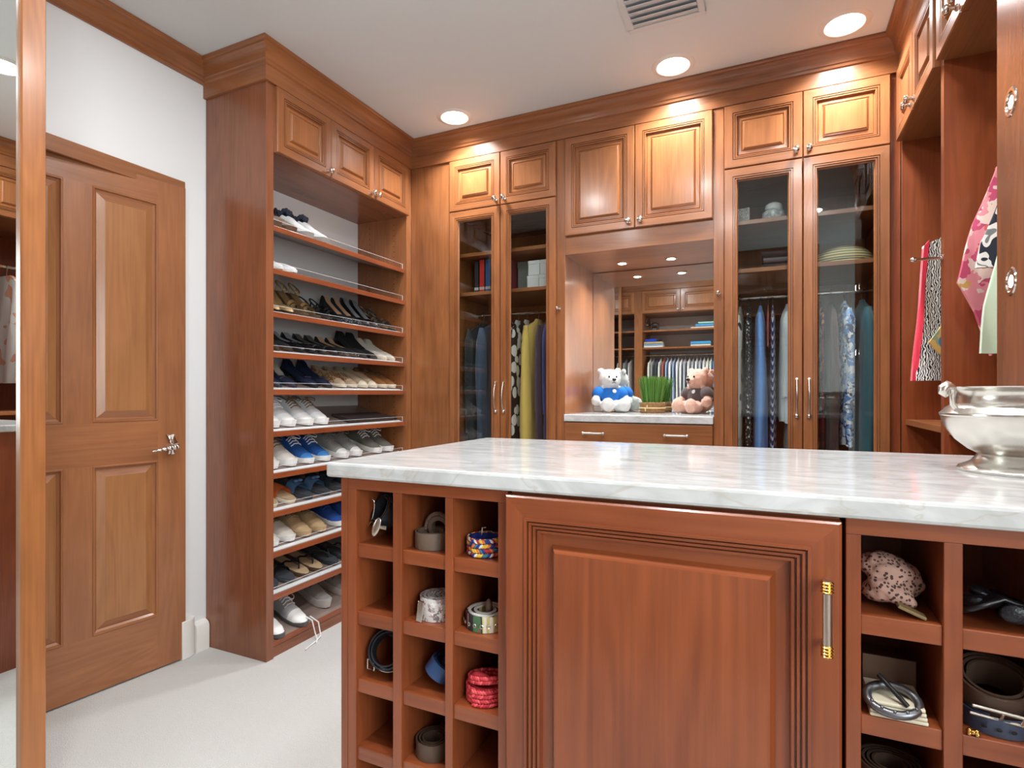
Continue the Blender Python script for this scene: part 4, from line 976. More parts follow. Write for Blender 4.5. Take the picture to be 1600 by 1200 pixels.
# shirts reflected in the niche mirror
OX = lambda lx: 0.42 - lx
SHC = [('pale_shirt_a', (222, 226, 232)), ('pale_shirt_b', (196, 206, 222)), ('oatmeal_shirt', (206, 198, 184)), ('grey_shirt', (130, 130, 128)), ('ink_shirt', (40, 44, 56)), ('mint_shirt', (188, 210, 190)), ('rust_shirt', (150, 72, 56)), ('steel_shirt', (70, 120, 170))]
seq = [4, 3, 0, 2, 3, 4, 5, 6, 1, 0, 1, 0, 0, 1, 0, 1, 0, 1, 0, 2, 5, 7, 7, 4]
STRIPES = [STR('stripe_blue', (226, 230, 236), (120, 150, 196), 30), STR('stripe_grey', (228, 230, 232), (160, 166, 176), 40)]
lxs = [2.30, 2.23, 2.16, 1.90, 1.86, 1.81, 1.765, 1.72, 1.675, 1.63, 1.585, 1.54, 1.495, 1.45, 1.40, 1.35, 1.305, 1.26, 1.215, 1.17, 1.13, 1.09, 1.05, 1.015]
NTH = 'first second third fourth fifth sixth seventh eighth ninth tenth eleventh twelfth thirteenth fourteenth fifteenth sixteenth seventeenth eighteenth nineteenth twentieth twenty-first'.split()
cname = {0: 'white', 1: 'blue striped', 2: 'oatmeal', 3: 'grey', 4: 'ink blue', 5: 'mint', 6: 'rust', 7: 'steel blue'}
for i, (lx, q) in enumerate(zip(lxs, seq)):
    mt = STRIPES[i % 2] if q == 1 else cloth(*SHC[q])
    y = YO - 0.27
    lb = '%s shirt on reflected rail%s' % (cname[q], {0: ', leftmost in left bay', 1: ' of left bay, middle', 2: ' of left bay, beside post'}.get(i, ', %s from the post' % NTH[i - 3]))
    hanger('chrome hanger under the ' + lb, OX(lx), y, 1.66, 'y', 0.14)
    garment('shirt', lb, 'shirt', OX(lx), y, 1.66, 0.80, 0.0155, 0.20, mt, sleeve=0.6, seed=40 + i, group='shirts on the reflected rail')

# ------------------------------------------------------------------ things on the wardrobe shelves
def book(label, x, y, z, th, dp, ht, c_, lean=0.0, flat=False, yd=1):
    t = thing('book', label, 'book', (x, y, z), 0, None, (0, lean, 0) if not flat else (0, 0, lean))
    cov = col('book_%d_%d_%d' % c_, c_, 0.45); pg = col('pages', (232, 226, 210), 0.8)
    m = MB()
    if flat:
        m.box(0, ht, 0, dp, 0, 0.003); m.box(0, ht, 0, dp, th - 0.003, th); m.box(0, ht, 0 if yd > 0 else dp - 0.004, 0.004 if yd > 0 else dp, 0, th)
        m.build('cover', cov, t, 0); bx('pages', 0.004, ht - 0.004, 0.004, dp - 0.004, 0.003, th - 0.003, pg, t)
    else:
        m.box(0, 0.003, 0, dp, 0, ht); m.box(th - 0.003, th, 0, dp, 0, ht); m.box(0, th, 0, 0.004, 0, ht)
        m.build('cover', cov, t, 0); bx('pages', 0.003, th - 0.003, 0.004, dp - 0.005, 0.004, ht - 0.004, pg, t)
        bx('spine_band', 0.001, th - 0.001, -0.0006, 0.001, ht * 0.12, ht * 0.2, col('band_grey', (190, 190, 190), 0.5), t)
    return t
bk = [((46, 52, 62), 0.030, 'black'), ((206, 52, 46), 0.036, 'red'), ((36, 100, 160), 0.036, 'blue'), ((216, 178, 122), 0.036, 'tan'), ((58, 44, 110), 0.034, 'purple'), ((150, 60, 80), 0.024, 'maroon')]
x = -1.605
for c_, th, n_ in bk:
    book('%s hardback book standing on the left wardrobe shelf' % n_, x, YF + 0.13, 1.7388, th, 0.17, 0.20 - 0.004 * (n_ == 'black'), c_)
    x += th + 0.003
WBX = col('white_card', (226, 228, 230), 0.6)
for r in range(2):
    for k in range(3):
        t = thing('box', 'white card box, %s row, %s of three by the books' % (('lower', 'upper')[r], ('left', 'middle', 'right')[k]), 'box', (-1.268 + 0.072 * k + 0.006 * r, YF + 0.14, 1.7388 + r * 0.0835))
        bx('body', 0, 0.069, 0, 0.20, 0, 0.062, WBX, t, 0.0015); bx('lid', -0.001, 0.070, -0.001, 0.201, 0.0622, 0.082, WBX, t, 0.0015)
t = thing('storage_box', 'grey green storage box left of the white card boxes', 'box', (-1.362, YF + 0.22, 1.7388))
bx('body', 0, 0.088, 0, 0.22, 0, 0.15, col('sage_card', (120, 136, 132), 0.5), t, 0.002); bx('lid', -0.002, 0.09, -0.002, 0.222, 0.1502, 0.185, col('sage_card', (120, 136, 132), 0.5), t, 0.002)
# right wardrobe
t = thing('photo_frame', 'small square floral picture frame on top right wardrobe shelf', 'frame', (-0.185, YF + 0.16, 1.9658), rad(-12))
bx('frame', 0, 0.085, 0, 0.012, 0, 0.085, pat('floral_card', 'flower', [(0, (232, 232, 228)), (0.5, (190, 196, 196)), (0.75, (240, 240, 238)), (0.9, (150, 140, 130))], 90), t, 0.002); bx('stand', 0.03, 0.055, 0.012, 0.05, 0, 0.05, WBX, t)
t = thing('glass_jar', 'white ceramic lidded jar on the top right wardrobe shelf', 'jar', (0.005, YF + 0.17, 1.9656))
CER = col('white_ceramic', (222, 226, 226), 0.25)
m = MB(); m.lathe([(0, 0), (0.036, 0), (0.042, 0.006), (0.052, 0.03), (0.050, 0.052), (0.036, 0.064), (0.0, 0.064)], 20); m.build('body', pat('jar_pattern', 'cell', [(0, (226, 228, 228)), (0.5, (176, 184, 186))], 60, 0.3), t, 40)
m = MB(); m.lathe([(0.0, 0.0645), (0.038, 0.0645), (0.040, 0.074), (0.036, 0.088), (0.020, 0.098), (0, 0.10)], 20); m.build('lid', CER, t, 40)
DKF = cloth('dark_folded_cloth', (40, 42, 50))
for k, (dx, c_) in enumerate(((0, DKF), (0.006, cloth('grey_folded_cloth', (92, 96, 104))), (-0.004, DKF))):
    t = thing('folded_sweater', '%s folded dark sweater in the pile on second right wardrobe shelf' % ('lowest', 'middle', 'topmost')[k], 'sweater', (-0.045 + dx, YF + 0.12, 1.739 + 0.031 * k), 0, 'folded sweaters')
    m = MB(); rows = []
    for i in range(9):
        u = i / 8; rows.append([(0.16 * u, 0.11 + (0.11 - 0.01 * math.sin(PI * u)) * math.copysign(abs(math.cos(a)) ** 0.5, math.cos(a)), 0.015 + 0.0145 * math.copysign(abs(math.sin(a)) ** 0.6, math.sin(a))) for a in [2 * PI * q / 16 for q in range(16)]])
    m.grid(rows, 0, True, True); m.build('body', c_, t, 50)
t = thing('straw_hat', 'striped domed straw hat on the second right wardrobe shelf', 'hat', (0.293, YF + 0.20, 1.739))
HAT = pat('straw_stripes', 'stripe', [(0, (178, 164, 118)), (0.6, (96, 90, 66))], 22, stretch=(0, 0, 1))
_ = HAT
m = MB(); m.lathe([(0.125 * math.cos(rad(a)) ** 0.8 if a < 90 else 0.0, 0.012 + 0.075 * math.sin(rad(a))) for a in range(0, 91, 9)], 28)
m.build('crown', HAT, t, 60)
def hatm():
    n = HAT.node_tree; wv = [q for q in n.nodes if q.type == 'TEX_WAVE'][0]; wv.bands_direction = 'Z'
    wv.inputs['Scale'].default_value = 24
hatm()
m = MB(); m.lathe([(0.12, 0.010), (0.136, 0.004), (0.137, 0.001), (0.12, 0.0)], 28); m.build('brim', HAT, t, 60)

# ------------------------------------------------------------------ teddy bears and grass pot in the niche
CZ = 1.0445
def fluffy(m, name, mat, parent, vox=0.006, amp=0.005):
    o = m.build(name, mat, parent, 60)
    r = o.modifiers.new('Remesh', 'REMESH'); r.mode = 'VOXEL'; r.voxel_size = vox; r.use_smooth_shade = True
    if amp:
        sm = o.modifiers.new('Smooth', 'SMOOTH'); sm.iterations = 4; sm.factor = 0.5
        tx = bpy.data.textures.get('plush') or bpy.data.textures.new('plush', 'CLOUDS'); tx.noise_scale = 0.012; tx.noise_depth = 1
        d = o.modifiers.new('Displace', 'DISPLACE'); d.texture = tx; d.strength = amp; d.mid_level = 0.5; d.texture_coords = 'LOCAL'
    return o
def bear(label, loc, rz, fur, cloth_, head=(0, 0, 0), crest=None, sc_=1.0):
    t = thing('teddy_bear', label, 'teddy bear', loc, rz); t.scale = (sc_, sc_, sc_)
    m = MB()                                              # faces -y, sitting
    m.ell((0, 0.01, 0.075), (0.062, 0.055, 0.075)); m.ell((0, -0.005, 0.190), (0.068, 0.056, 0.058)); m.ell((0, -0.004, 0.212), (0.056, 0.046, 0.036)); m.ell((0, -0.052, 0.178), (0.031, 0.027, 0.026))
    for s_ in (-1, 1):
        m.ell((s_ * 0.052, 0.0, 0.236), (0.022, 0.014, 0.020)); m.ell((s_ * 0.036, -0.070, 0.034), (0.042, 0.052, 0.036)); m.ell((s_ * 0.048, -0.112, 0.042), (0.040, 0.024, 0.042))
        m.ell((s_ * 0.073, -0.015, 0.105), (0.028, 0.030, 0.050), rot=Matrix.Rotation(s_ * 0.55, 4, 'Y').inverted()); m.ell((s_ * 0.097, -0.045, 0.062), (0.026, 0.034, 0.028))
    fluffy(m, 'body', fur, t)
    m = MB(); m.ell((0, 0.01, 0.092), (0.069, 0.062, 0.062))
    for s_ in (-1, 1): m.ell((s_ * 0.072, -0.012, 0.108), (0.035, 0.036, 0.045), rot=Matrix.Rotation(s_ * 0.55, 4, 'Y').inverted())
    fluffy(m, 'shirt', cloth_, t, 0.006, 0.0015)
    if crest:
        m = MB(); m.x = Matrix.Translation((0.012, -0.052, 0.120)) @ Matrix.Rotation(rad(72), 4, 'X'); m.lathe([(0, 0.003), (0.010, 0.0025), (0.012, 0)], 16); m.lathe([(0.005, 0.0036), (0.0075, 0.0036), (0.0075, 0.003)], 12); m.build('emblem', crest, t, 50)
    EB = col('bear_black', (18, 16, 16), 0.25)
    for s_ in (-1, 1):
        m = MB(); m.ell((s_ * 0.022, -0.058, 0.202), (0.0052, 0.0045, 0.0056), 10, 8); m.build('eye', EB, t, 60)
    m = MB(); m.ell((0, -0.080, 0.186), (0.0115, 0.0075, 0.0088), 12, 8); m.build('nose', EB, t, 60)
    m = MB(); m.tube([(0, -0.0805, 0.180), (0, -0.081, 0.171)], 0.0014, 6); m.tube([(-0.011, -0.075, 0.165), (0, -0.0805, 0.1705), (0.011, -0.075, 0.165)], 0.0014, 6); m.build('mouth', EB, t, 60)
    return t
bear('white teddy bear in a blue shirt sitting in the niche', (-0.862, YF + 0.405, CZ), rad(35), col('white_plush', (200, 202, 200), 0.95, bump=0.8, bscale=260, sheen=0.5), col('blue_jersey', (20, 104, 190), 0.85, bump=0.3, bscale=400), crest=col('emblem_white', (226, 232, 238), 0.7), sc_=1.0)
bear('pinkish brown teddy bear in a dark shirt at the niche right', (-0.364, YF + 0.385, CZ), rad(-36), col('pink_plush', (196, 156, 138), 0.95, bump=0.8, bscale=200, var=0.12, sheen=0.5), cloth('dark_jersey', (62, 52, 52)), crest=col('emblem_white', (226, 232, 238), 0.7), sc_=0.97)
t = thing('potted_grass', 'bundle of tall green ornamental grass in a woven basket', 'plant', (-0.610, YF + 0.385, 1.0405))
BSK = col('wicker', (150, 118, 78), 0.8, var=0.3, bscale=80)
m = MB(); m.lathe([(0, 0.002), (0.062, 0.002), (0.064, 0.02), (0.066, 0.058), (0.060, 0.058), (0.056, 0.05), (0, 0.05)], 28); m.build('basket', BSK, t, 40)
m = MB()
for k in range(9):
    z = 0.005 + k * 0.0066; r = 0.0635 + 0.003 * k / 9
    m.tube([((r + 0.0022 * math.sin(14 * a + k * PI)) * math.cos(a), (r + 0.0022 * math.sin(14 * a + k * PI)) * math.sin(a), z) for a in [2 * PI * q / 56 for q in range(56)]], 0.0034, 5, loop=True)
m.build('weave', BSK, t, 60, kind='stuff')
m = MB(); r = 0.0705
m.tube([(r * math.cos(a), r * math.sin(a), 0.030) for a in [2 * PI * q / 40 for q in range(40)]], 0.0036, 6, loop=True)
for s_ in (-1, 1):
    m.ell((-0.020 + s_ * 0.005, -0.072, 0.036 if s_ > 0 else 0.022), (0.004, 0.004, 0.012), 8, 6)
m.build('raffia_tie', col('raffia', (216, 190, 142), 0.8), t, 60)
rr = random.Random(11); G = [[], []]; v = []; f = []; ms = []
for k in range(760):
    a = rr.uniform(0, 2 * PI); q = math.sqrt(rr.random()); bx0, by0 = 0.054 * q * math.cos(a), 0.054 * q * math.sin(a)
    h = 0.150 + rr.uniform(-0.012, 0.012); sp = 1.52 + rr.uniform(-0.06, 0.14); wd = 0.0016; o_ = len(v)
    ca, sa = math.cos(a + rr.uniform(-1, 1)), math.sin(a + rr.uniform(-1, 1))
    if rr.random() < 0.04: sp += 0.35; h -= 0.02
    for u in (0, 0.5, 1):
        s_ = 1 + (sp - 1) * u ** 1.3; x, y, z = bx0 * s_, by0 * s_, 0.048 + h * u
        wdu = wd * (1 - 0.75 * u)
        v += [(x - sa * wdu, y + ca * wdu, z), (x + sa * wdu, y - ca * wdu, z)]
    f += [(o_, o_ + 1, o_ + 3, o_ + 2), (o_ + 2, o_ + 3, o_ + 5, o_ + 4)]; mi = rr.choice((0, 0, 1, 2)); ms += [mi, mi]
m = MB(); m.add(v, f, ms); m.build('grass', [col('grass_green', (78, 132, 48), 0.6), col('grass_light', (122, 164, 68), 0.6), col('grass_dark', (48, 96, 34), 0.6)], t, -1, kind='stuff')

# ------------------------------------------------------------------ silver bowl on the island
t = thing('silver_bowl', 'large silver footed bowl with scroll handles on the island counter', 'bowl', (0.373, 1.196, 1.0202), rad(18))
SLV = col('old_silver', (214, 211, 204), 0.27, 1.0, bump=0.05, bscale=60)
m = MB(); m.lathe([(0, 0.004), (0.06, 0.004), (0.083, 0.0), (0.085, 0.004), (0.083, 0.007), (0.072, 0.012), (0.066, 0.016), (0.060, 0.024), (0.057, 0.029)], 48); m.build('foot', SLV, t, 35)
m = MB(); m.lathe([(0.0, 0.028), (0.056, 0.0285), (0.070, 0.036), (0.088, 0.052), (0.100, 0.070), (0.1065, 0.086), (0.1075, 0.092), (0.1095, 0.094), (0.1095, 0.097), (0.1065, 0.099), (0.101, 0.106), (0.092, 0.112), (0.088, 0.114), (0.0855, 0.122), (0.086, 0.130), (0.090, 0.136), (0.095, 0.1395), (0.096, 0.1415), (0.092, 0.1415), (0.084, 0.134), (0.082, 0.122), (0.09, 0.105), (0.098, 0.085), (0.085, 0.055), (0.06, 0.035), (0, 0.034)], 56); m.build('body', SLV, t, 35)
for s_ in (-1, 1):
    m = MB(); P = [(0.100, 0.104), (0.105, 0.112), (0.106, 0.124), (0.104, 0.134), (0.106, 0.140), (0.113, 0.143), (0.119, 0.139), (0.120, 0.132), (0.115, 0.128), (0.111, 0.131)]
    m.tube([(s_ * a, 0, b) for a, b in P], [0.004, 0.0042, 0.0045, 0.0055, 0.007, 0.0085, 0.0085, 0.007, 0.005, 0.003], 12); m.build('handle', SLV, t, 60)

# ------------------------------------------------------------------ belts and scarves in the cubbies
def coil(m, R, wd, th, turns, c=(0, 0, 0), rot=None, mat=0, n=40, gap=1.9, ext=0.0):
    """strap of width wd rolled about its local z axis, standing on its edge at z=0"""
    rows = []; N_ = int(n * turns)
    for i in range(N_ + 1):
        a = 2 * PI * i / n; r = R - th * gap * i / n
        row = []
        for dr, z in ((0, 0), (0, wd), (-th, wd), (-th, 0)):
            p = Vector(((r + dr) * math.cos(a + 0.5), (r + dr) * math.sin(a + 0.5), z))
            if rot: p = rot.to_3x3() @ p
            row.append(p + Vector(c))
        rows.append(row)
    return m.grid(rows, mat, True, True)
def cub(side, c_, r): # centre x of cubby column and its floor height
    stl = ISTL if side == 'L' else ISTR
    return IX0 + (stl[c_][1] + stl[c_ + 1][0]) / 2, SHI[r] + 0.0006
BYY = IY + 0.048
def belt(label, side, c_, r, R, wd, th, turns, mats, dx=0.0, tilt=None, dz=0.0, y=BYY, rz=0.0, n=40):
    x, z = cub(side, c_, r)
    t = thing('belt', label, 'belt', (x + dx - 0.020, y, z + dz), rz); m = MB()
    coil(m, R, wd, th, turns, rot=tilt, n=n); m.build('strap', mats, t, 40)
    return t
def buckle(t, pts, r, mat=SILVER, closed=True, name='buckle'):
    m = MB(); m.tube(pts, r, 8, loop=closed); return m.build(name, mat, t, 60)
# row 1
BQ = Matrix.Rotation(rad(-28), 4, 'Z') @ Matrix.Rotation(rad(62), 4, 'X')
t = belt('black leather belt with silver oval buckle, leaning in top left cubby', 'L', 0, 0, 0.036, 0.028, 0.003, 2.2, BLACK, 0.016, BQ, 0.050, BYY + 0.012)
buckle(t, [(-0.024 + 0.010 * math.sin(a) - 0.010 * (1 - math.cos(a)), -0.026 - 0.004 * math.cos(a), 0.002 + 0.028 * math.cos(a)) for a in [PI * k / 14 for k in range(15)]], 0.0015, SILVER, False, 'wire_loop')
m = MB(); m.ell((-0.002, -0.046, -0.018), (0.0085, 0.003, 0.020), 16, 10, rot=Matrix.Rotation(rad(24), 4, 'Y')); m.tube([(0.002, -0.042, -0.018), (0.016, -0.038, -0.020)], 0.004, 8); m.build('clasp', BRUSH, t, 60)
TAU = col('taupe_leather', (112, 92, 78), 0.6, bump=0.4, bscale=200)
t = belt('taupe leather belt with scalloped edge, top middle cubby', 'L', 1, 0, 0.037, 0.030, 0.0026, 2.3, TAU, 0.012)
m = MB()
for k in range(22):
    a = PI * k / 21; m.ell((0.004 + 0.028 * math.cos(a), 0.012, 0.028 + 0.030 * math.sin(a)), (0.0045, 0.006, 0.0045), 8, 6)
coil(m, 0.027, 0.012, 0.008, 0.98, (0.004, 0.018, 0.030), Matrix.Rotation(rad(90), 4, 'X'), n=24)
m.build('scalloped_end', TAU, t, 60)
def braid(label, c_, r, R, wd, mats, dx, loops=1.7, y=BYY, seed=1, lift=None):
    x, z = cub('L', c_, r); t = thing('belt', label, 'belt', (x + dx - 0.018, y, z)); rr = random.Random(seed)
    m = MB(); coil(m, R - 0.0015, wd - 0.004, 0.003, loops, (0, 0, 0.002), gap=1.9); m.build('core', mats[0], t, 40)
    m = MB(); rows_n = 4; per = 46
    for i in range(int(per * loops)):
        a = 2 * PI * i / per - 1.7; rd = R - 0.0057 * i / per
        for q in range(rows_n):
            zc = wd * (q + 0.5) / rows_n; tl = rad(38) * (1 if q % 2 else -1)
            rot = Matrix.Rotation(a + PI / 2, 4, 'Z') @ Matrix.Rotation(tl, 4, 'Y')
            m.ell((rd * math.cos(a), rd * math.sin(a), zc), (0.0052, 0.0022, 0.0027), 6, 4, (i + q * 2 + rr.choice((0, 0, 1))) % len(mats), rot)
    m.build('braid', mats, t, 60, kind='stuff')
    return t
yb = lambda n, c_: col(n, c_, 0.6)
t = braid('multicoloured braided belt coiled in top right cubby of left group', 2, 0, 0.035, 0.032, [yb('yarn_blue', (34, 50, 140)), yb('yarn_white', (232, 224, 214)), yb('yarn_red', (198, 44, 40)), yb('yarn_yellow', (236, 190, 66)), yb('yarn_orange', (232, 120, 52)), yb('yarn_teal', (60, 120, 140))], 0.012)
buckle(t, [(-0.002, -0.006, 0.030), (-0.002, -0.006, 0.046), (0.004, -0.004, 0.046)], 0.0015, SILVER, False)
# row 2
FLS = pat('silver_rose_print', 'flower', [(0, (206, 200, 196)), (0.45, (176, 150, 150)), (0.7, (128, 112, 112)), (0.85, (222, 218, 214))], 70, 0.4)
t = belt('floral silver belt with flat metal buckle, second row middle cubby', 'L', 1, 1, 0.037, 0.040, 0.0035, 3.2, FLS, 0.022)
m = MB(); m.x = Matrix.Rotation(rad(8), 4, 'Y'); m.box(-0.022, -0.010, -0.041, -0.037, -0.002, 0.036); m.build('buckle', SILVER, t, 0, 0.001)
STP = pat('striped_web', 'flower', [(0, (186, 40, 56)), (0.35, (200, 184, 120)), (0.6, (70, 104, 70)), (0.8, (44, 40, 44)), (0.92, (222, 210, 190))], 45, 0.6, stretch=(1, 1, 0.05))
t = belt('striped woven belt with eyelets, second row right cubby', 'L', 2, 1, 0.040, 0.027, 0.003, 2.6, [STP], 0.018)
m = MB()
for k in range(9):
    a = -1.7 - 0.9 + k * 0.32; m.tube([(0.0405 * math.cos(a) + 0.0028 * -math.sin(a) * math.cos(b), 0.0405 * math.sin(a) + 0.0028 * math.cos(a) * math.cos(b), 0.013 + 0.0028 * math.sin(b)) for b in [2 * PI * q / 10 for q in range(10)]], 0.0009, 5, loop=True)
m.build('eyelets', BRUSH, t, 60, kind='stuff')
m = MB(); coil(m, 0.0385, 0.0022, 0.0055, 2.2, (0, 0, 0.0265)); m.build('edge_stitching', col('stitch_white', (220, 216, 210), 0.7), t, 40)
m = MB(); m.ell((0.002, 0.004, 0.030), (0.007, 0.007, 0.016), 10, 8); m.build('leather_tab', TAU, t, 60)
# row 3
t = belt('black belt with white piping on edge, third row left cubby', 'L', 0, 2, 0.040, 0.024, 0.003, 2.2, BLACK, 0.022, Matrix.Rotation(rad(58), 4, 'X') @ Matrix.Rotation(rad(14), 4, 'Y'), 0.041)
m = MB(); coil(m, 0.0405, 0.0025, 0.0022, 1.9, (0, 0, 0), Matrix.Rotation(rad(58), 4, 'X') @ Matrix.Rotation(rad(14), 4, 'Y'), gap=2.2)
m.build('piping', col('stitch_white', (220, 216, 210), 0.7), t, 40)
buckle(t, [(-0.022 + 0.011 * math.cos(a), -0.032, -0.016 + 0.013 * math.sin(a)) for a in [PI / 4 + PI / 2 * k for k in range(4)]], 0.0018)
t = belt('blue and navy leather belt, third row middle cubby', 'L', 1, 2, 0.030, 0.026, 0.003, 2.0, col('blue_leather', (54, 86, 136), 0.45), 0.020, Matrix.Rotation(rad(32), 4, 'Y') @ Matrix.Rotation(rad(-14), 4, 'X'), 0.019)
m = MB(); coil(m, 0.026, 0.030, 0.003, 1.5, (0.004, 0.012, 0.0), Matrix.Rotation(rad(24), 4, 'Y')); m.build('inner_strap', col('navy_strap', (26, 30, 48), 0.4), t, 40)
RDS = [yb('coral_leather', (206, 56, 66)), yb('coral_leather_light', (226, 84, 88)), yb('coral_leather_deep', (184, 40, 54))]
t = braid('coral red braided belt coiled in the third row right cubby', 2, 2, 0.038, 0.030, RDS, 0.014, 1.9, seed=4)
m = MB()
for i in range(40):
    a = 2 * PI * i / 40
    for q in range(2):
        m.ell((0.004 + 0.031 * math.cos(a), -0.004 + 0.031 * math.sin(a), 0.036 + 0.007 * q + 0.007 * math.cos(a + 1)), (0.0050, 0.0026, 0.0034), 6, 4, (i + q) % 3, Matrix.Rotation(a + PI / 2, 4, 'Z') @ Matrix.Rotation(rad(35 if q else -35), 4, 'Y'))
m.build('upper_loop', RDS, t, 60, kind='stuff')
m = MB(); m.tube([(-0.016, -0.016, 0.040), (-0.004, -0.022, 0.047), (0.010, -0.020, 0.044), (0.020, -0.014, 0.038)], [0.007, 0.008, 0.007, 0.006], 10); m.build('tail', RDS[0], t, 60)
# right group
PERF = pat('perforated_suede', 'cell', [(0, (66, 44, 40)), (0.36, (178, 140, 126))], 190, 0.8)
x, z = cub('R', 0, 0)
t = thing('belt', 'pinkish perforated cloth sash crumpled in the top cubby right of door', 'sash', (x, BYY + 0.015, z + 0.006))
m = MB()
for (a, b, c_), (r1, r2, r3), rt in (((-0.004, 0.0, 0.040), (0.036, 0.030, 0.020), 12), ((-0.016, -0.012, 0.014), (0.022, 0.026, 0.0135), -8), ((0.016, 0.004, 0.026), (0.021, 0.028, 0.018), 20), ((-0.004, -0.026, 0.018), (0.030, 0.016, 0.014), 24)):
    m.ell((a, b, c_), (r1, r2, r3), 24, 14, 0, Matrix.Rotation(rad(rt), 4, 'Y'))
fluffy(m, 'cloth', PERF, t, 0.003, 0.007)
m = MB(); m.x = Matrix.Rotation(rad(22), 4, 'Y'); m.box(-0.004, 0.028, -0.052, -0.034, 0.0045, 0.0085); m.build('tab', col('khaki_tab', (128, 106, 68), 0.6), t, 0, 0.001)
IVL = col('ivory_leather_strap', (214, 204, 180), 0.5)
x, z = cub('R', 0, 1)
t = thing('belt', 'cream folded belt with round pewter buckle, second cubby right of door', 'belt', (x + 0.007, BYY, z))
m = MB()
for k in range(4): m.box(-0.040, 0.022 - 0.001 * k, -0.045, 0.02, 0.0004 + k * 0.0052, 0.005 + k * 0.0052)
m.build('strap', IVL, t, 0, 0.0015)
m = MB(); m.box(-0.04, 0.022, 0.0215, 0.026, 0.002, 0.052); m.build('strap_end', BRSOL, t, 0, 0.001)
PEW = col('pewter', (120, 120, 124), 0.35, 0.9)
m = MB(); Q = Matrix.Rotation(rad(28), 4, 'X')
m.tube([Q @ Vector((-0.014 + 0.028 * math.cos(a), -0.020 + 0.021 * math.sin(a), 0.034)) for a in [2 * PI * k / 24 for k in range(24)]], 0.0055, 10, loop=True)
for k in range(5):
    a = -2.6 + k * 0.5; m.ell(Q @ Vector((-0.014 + 0.028 * math.cos(a), -0.020 + 0.021 * math.sin(a), 0.040)), (0.0022, 0.0022, 0.0022), 8, 6)
m.build('buckle', PEW, t, 60)
m = MB(); m.tube([Q @ Vector((-0.028, 0.0, 0.052)), Q @ Vector((0.0, -0.032, 0.042))], 0.003, 8); m.build('buckle_prong', col('dark_pewter', (56, 54, 56), 0.4, 0.8), t, 60)
BRB = col('brown_belt', (84, 64, 52), 0.5)
t = belt('brown rolled belt in the third cubby right of door', 'R', 0, 2, 0.041, 0.045, 0.003, 4.0, BRB, 0.018, None, 0, BYY + 0.01)
x, z = cub('R', 1, 0)
t = thing('belt', 'black jewelled belt heaped in the top right cubby', 'belt', (x, BYY, z + 0.008))
m = MB()
for k in range(7):
    a = k * 0.9; m.ell((0.023 * math.cos(a), 0.010 + 0.016 * math.sin(a), 0.009 + 0.004 * (k % 3)), (0.014, 0.017, 0.008), 14, 8, 0, Matrix.Rotation(a, 4, 'Z') @ Matrix.Rotation(rad(25), 4, 'X'))
m.ell((0.012, -0.032, 0.013), (0.017, 0.006, 0.012), 16, 8)
m.build('discs', col('black_jewel', (34, 34, 40), 0.2, 0.3, bump=0.6, bscale=300), t, 50, kind='stuff')
m = MB(); m.tube([(-0.040, -0.02, 0.006), (-0.030, -0.034, 0.014), (-0.012, -0.03, 0.022), (0.004, -0.02, 0.026), (0.024, -0.028, 0.020), (0.040, -0.030, 0.008)], 0.0035, 8); m.build('chain', BLKF, t, 60)
NVB = col('navy_belt', (58, 66, 86), 0.5)
t = belt('navy leather belt with holes and silver buckle, second right cubby', 'R', 1, 1, 0.040, 0.022, 0.003, 1.6, NVB, 0.021, None, 0, BYY)
m = MB(); coil(m, 0.041, 0.040, 0.003, 2.4, (0.0, 0.018, 0.020), Matrix.Rotation(rad(22), 4, 'X')); m.build('inner_roll', BRB, t, 40)
m = MB(); m.x = Matrix.Translation((0.006, -0.041, 0.026)) @ Matrix.Rotation(rad(-55), 4, 'X') @ Matrix.Rotation(rad(6), 4, 'Y')
for a, b, c_, d in ((-0.04, 0.03, -0.010, -0.007), (-0.04, 0.03, 0.007, 0.010), (0.027, 0.03, -0.007, 0.007), (-0.012, -0.009, -0.007, 0.007), (0.007, 0.010, -0.007, 0.007)): m.box(a, b, c_, d, 0, 0.003)
m.build('buckle', BRUSH, t, 0, 0.0008)
m = MB()
for a in (-2.1, -1.75, -1.4): m.ell((0.0402 * math.cos(a), 0.0402 * math.sin(a), 0.011), (0.003, 0.0012, 0.0022), 8, 6, 0, Matrix.Rotation(a + PI / 2, 4, 'Z'))
m.build('holes', DARK, t, 60, kind='stuff')
m = MB()
for k in range(7): m.ell((-0.036 + 0.004 * (k % 3), -0.044 + 0.003 * (k % 2), 0.003 + 0.002 * (k // 3)), (0.0028, 0.0028, 0.0028), 8, 6)
tag(m.build('brass_chain', GOLD, None, 60, loc=(x, BYY, SHI[1] + 0.0002)), 'tiny brass chain lying left of the navy belt', 'chain')
bpy.data.objects['brass_chain']['kind'] = 'stuff'
t = belt('dark brown rolled belt low in the fourth row left cubby', 'L', 1, 3, 0.036, 0.03, 0.003, 3.2, BRB, 0.012)

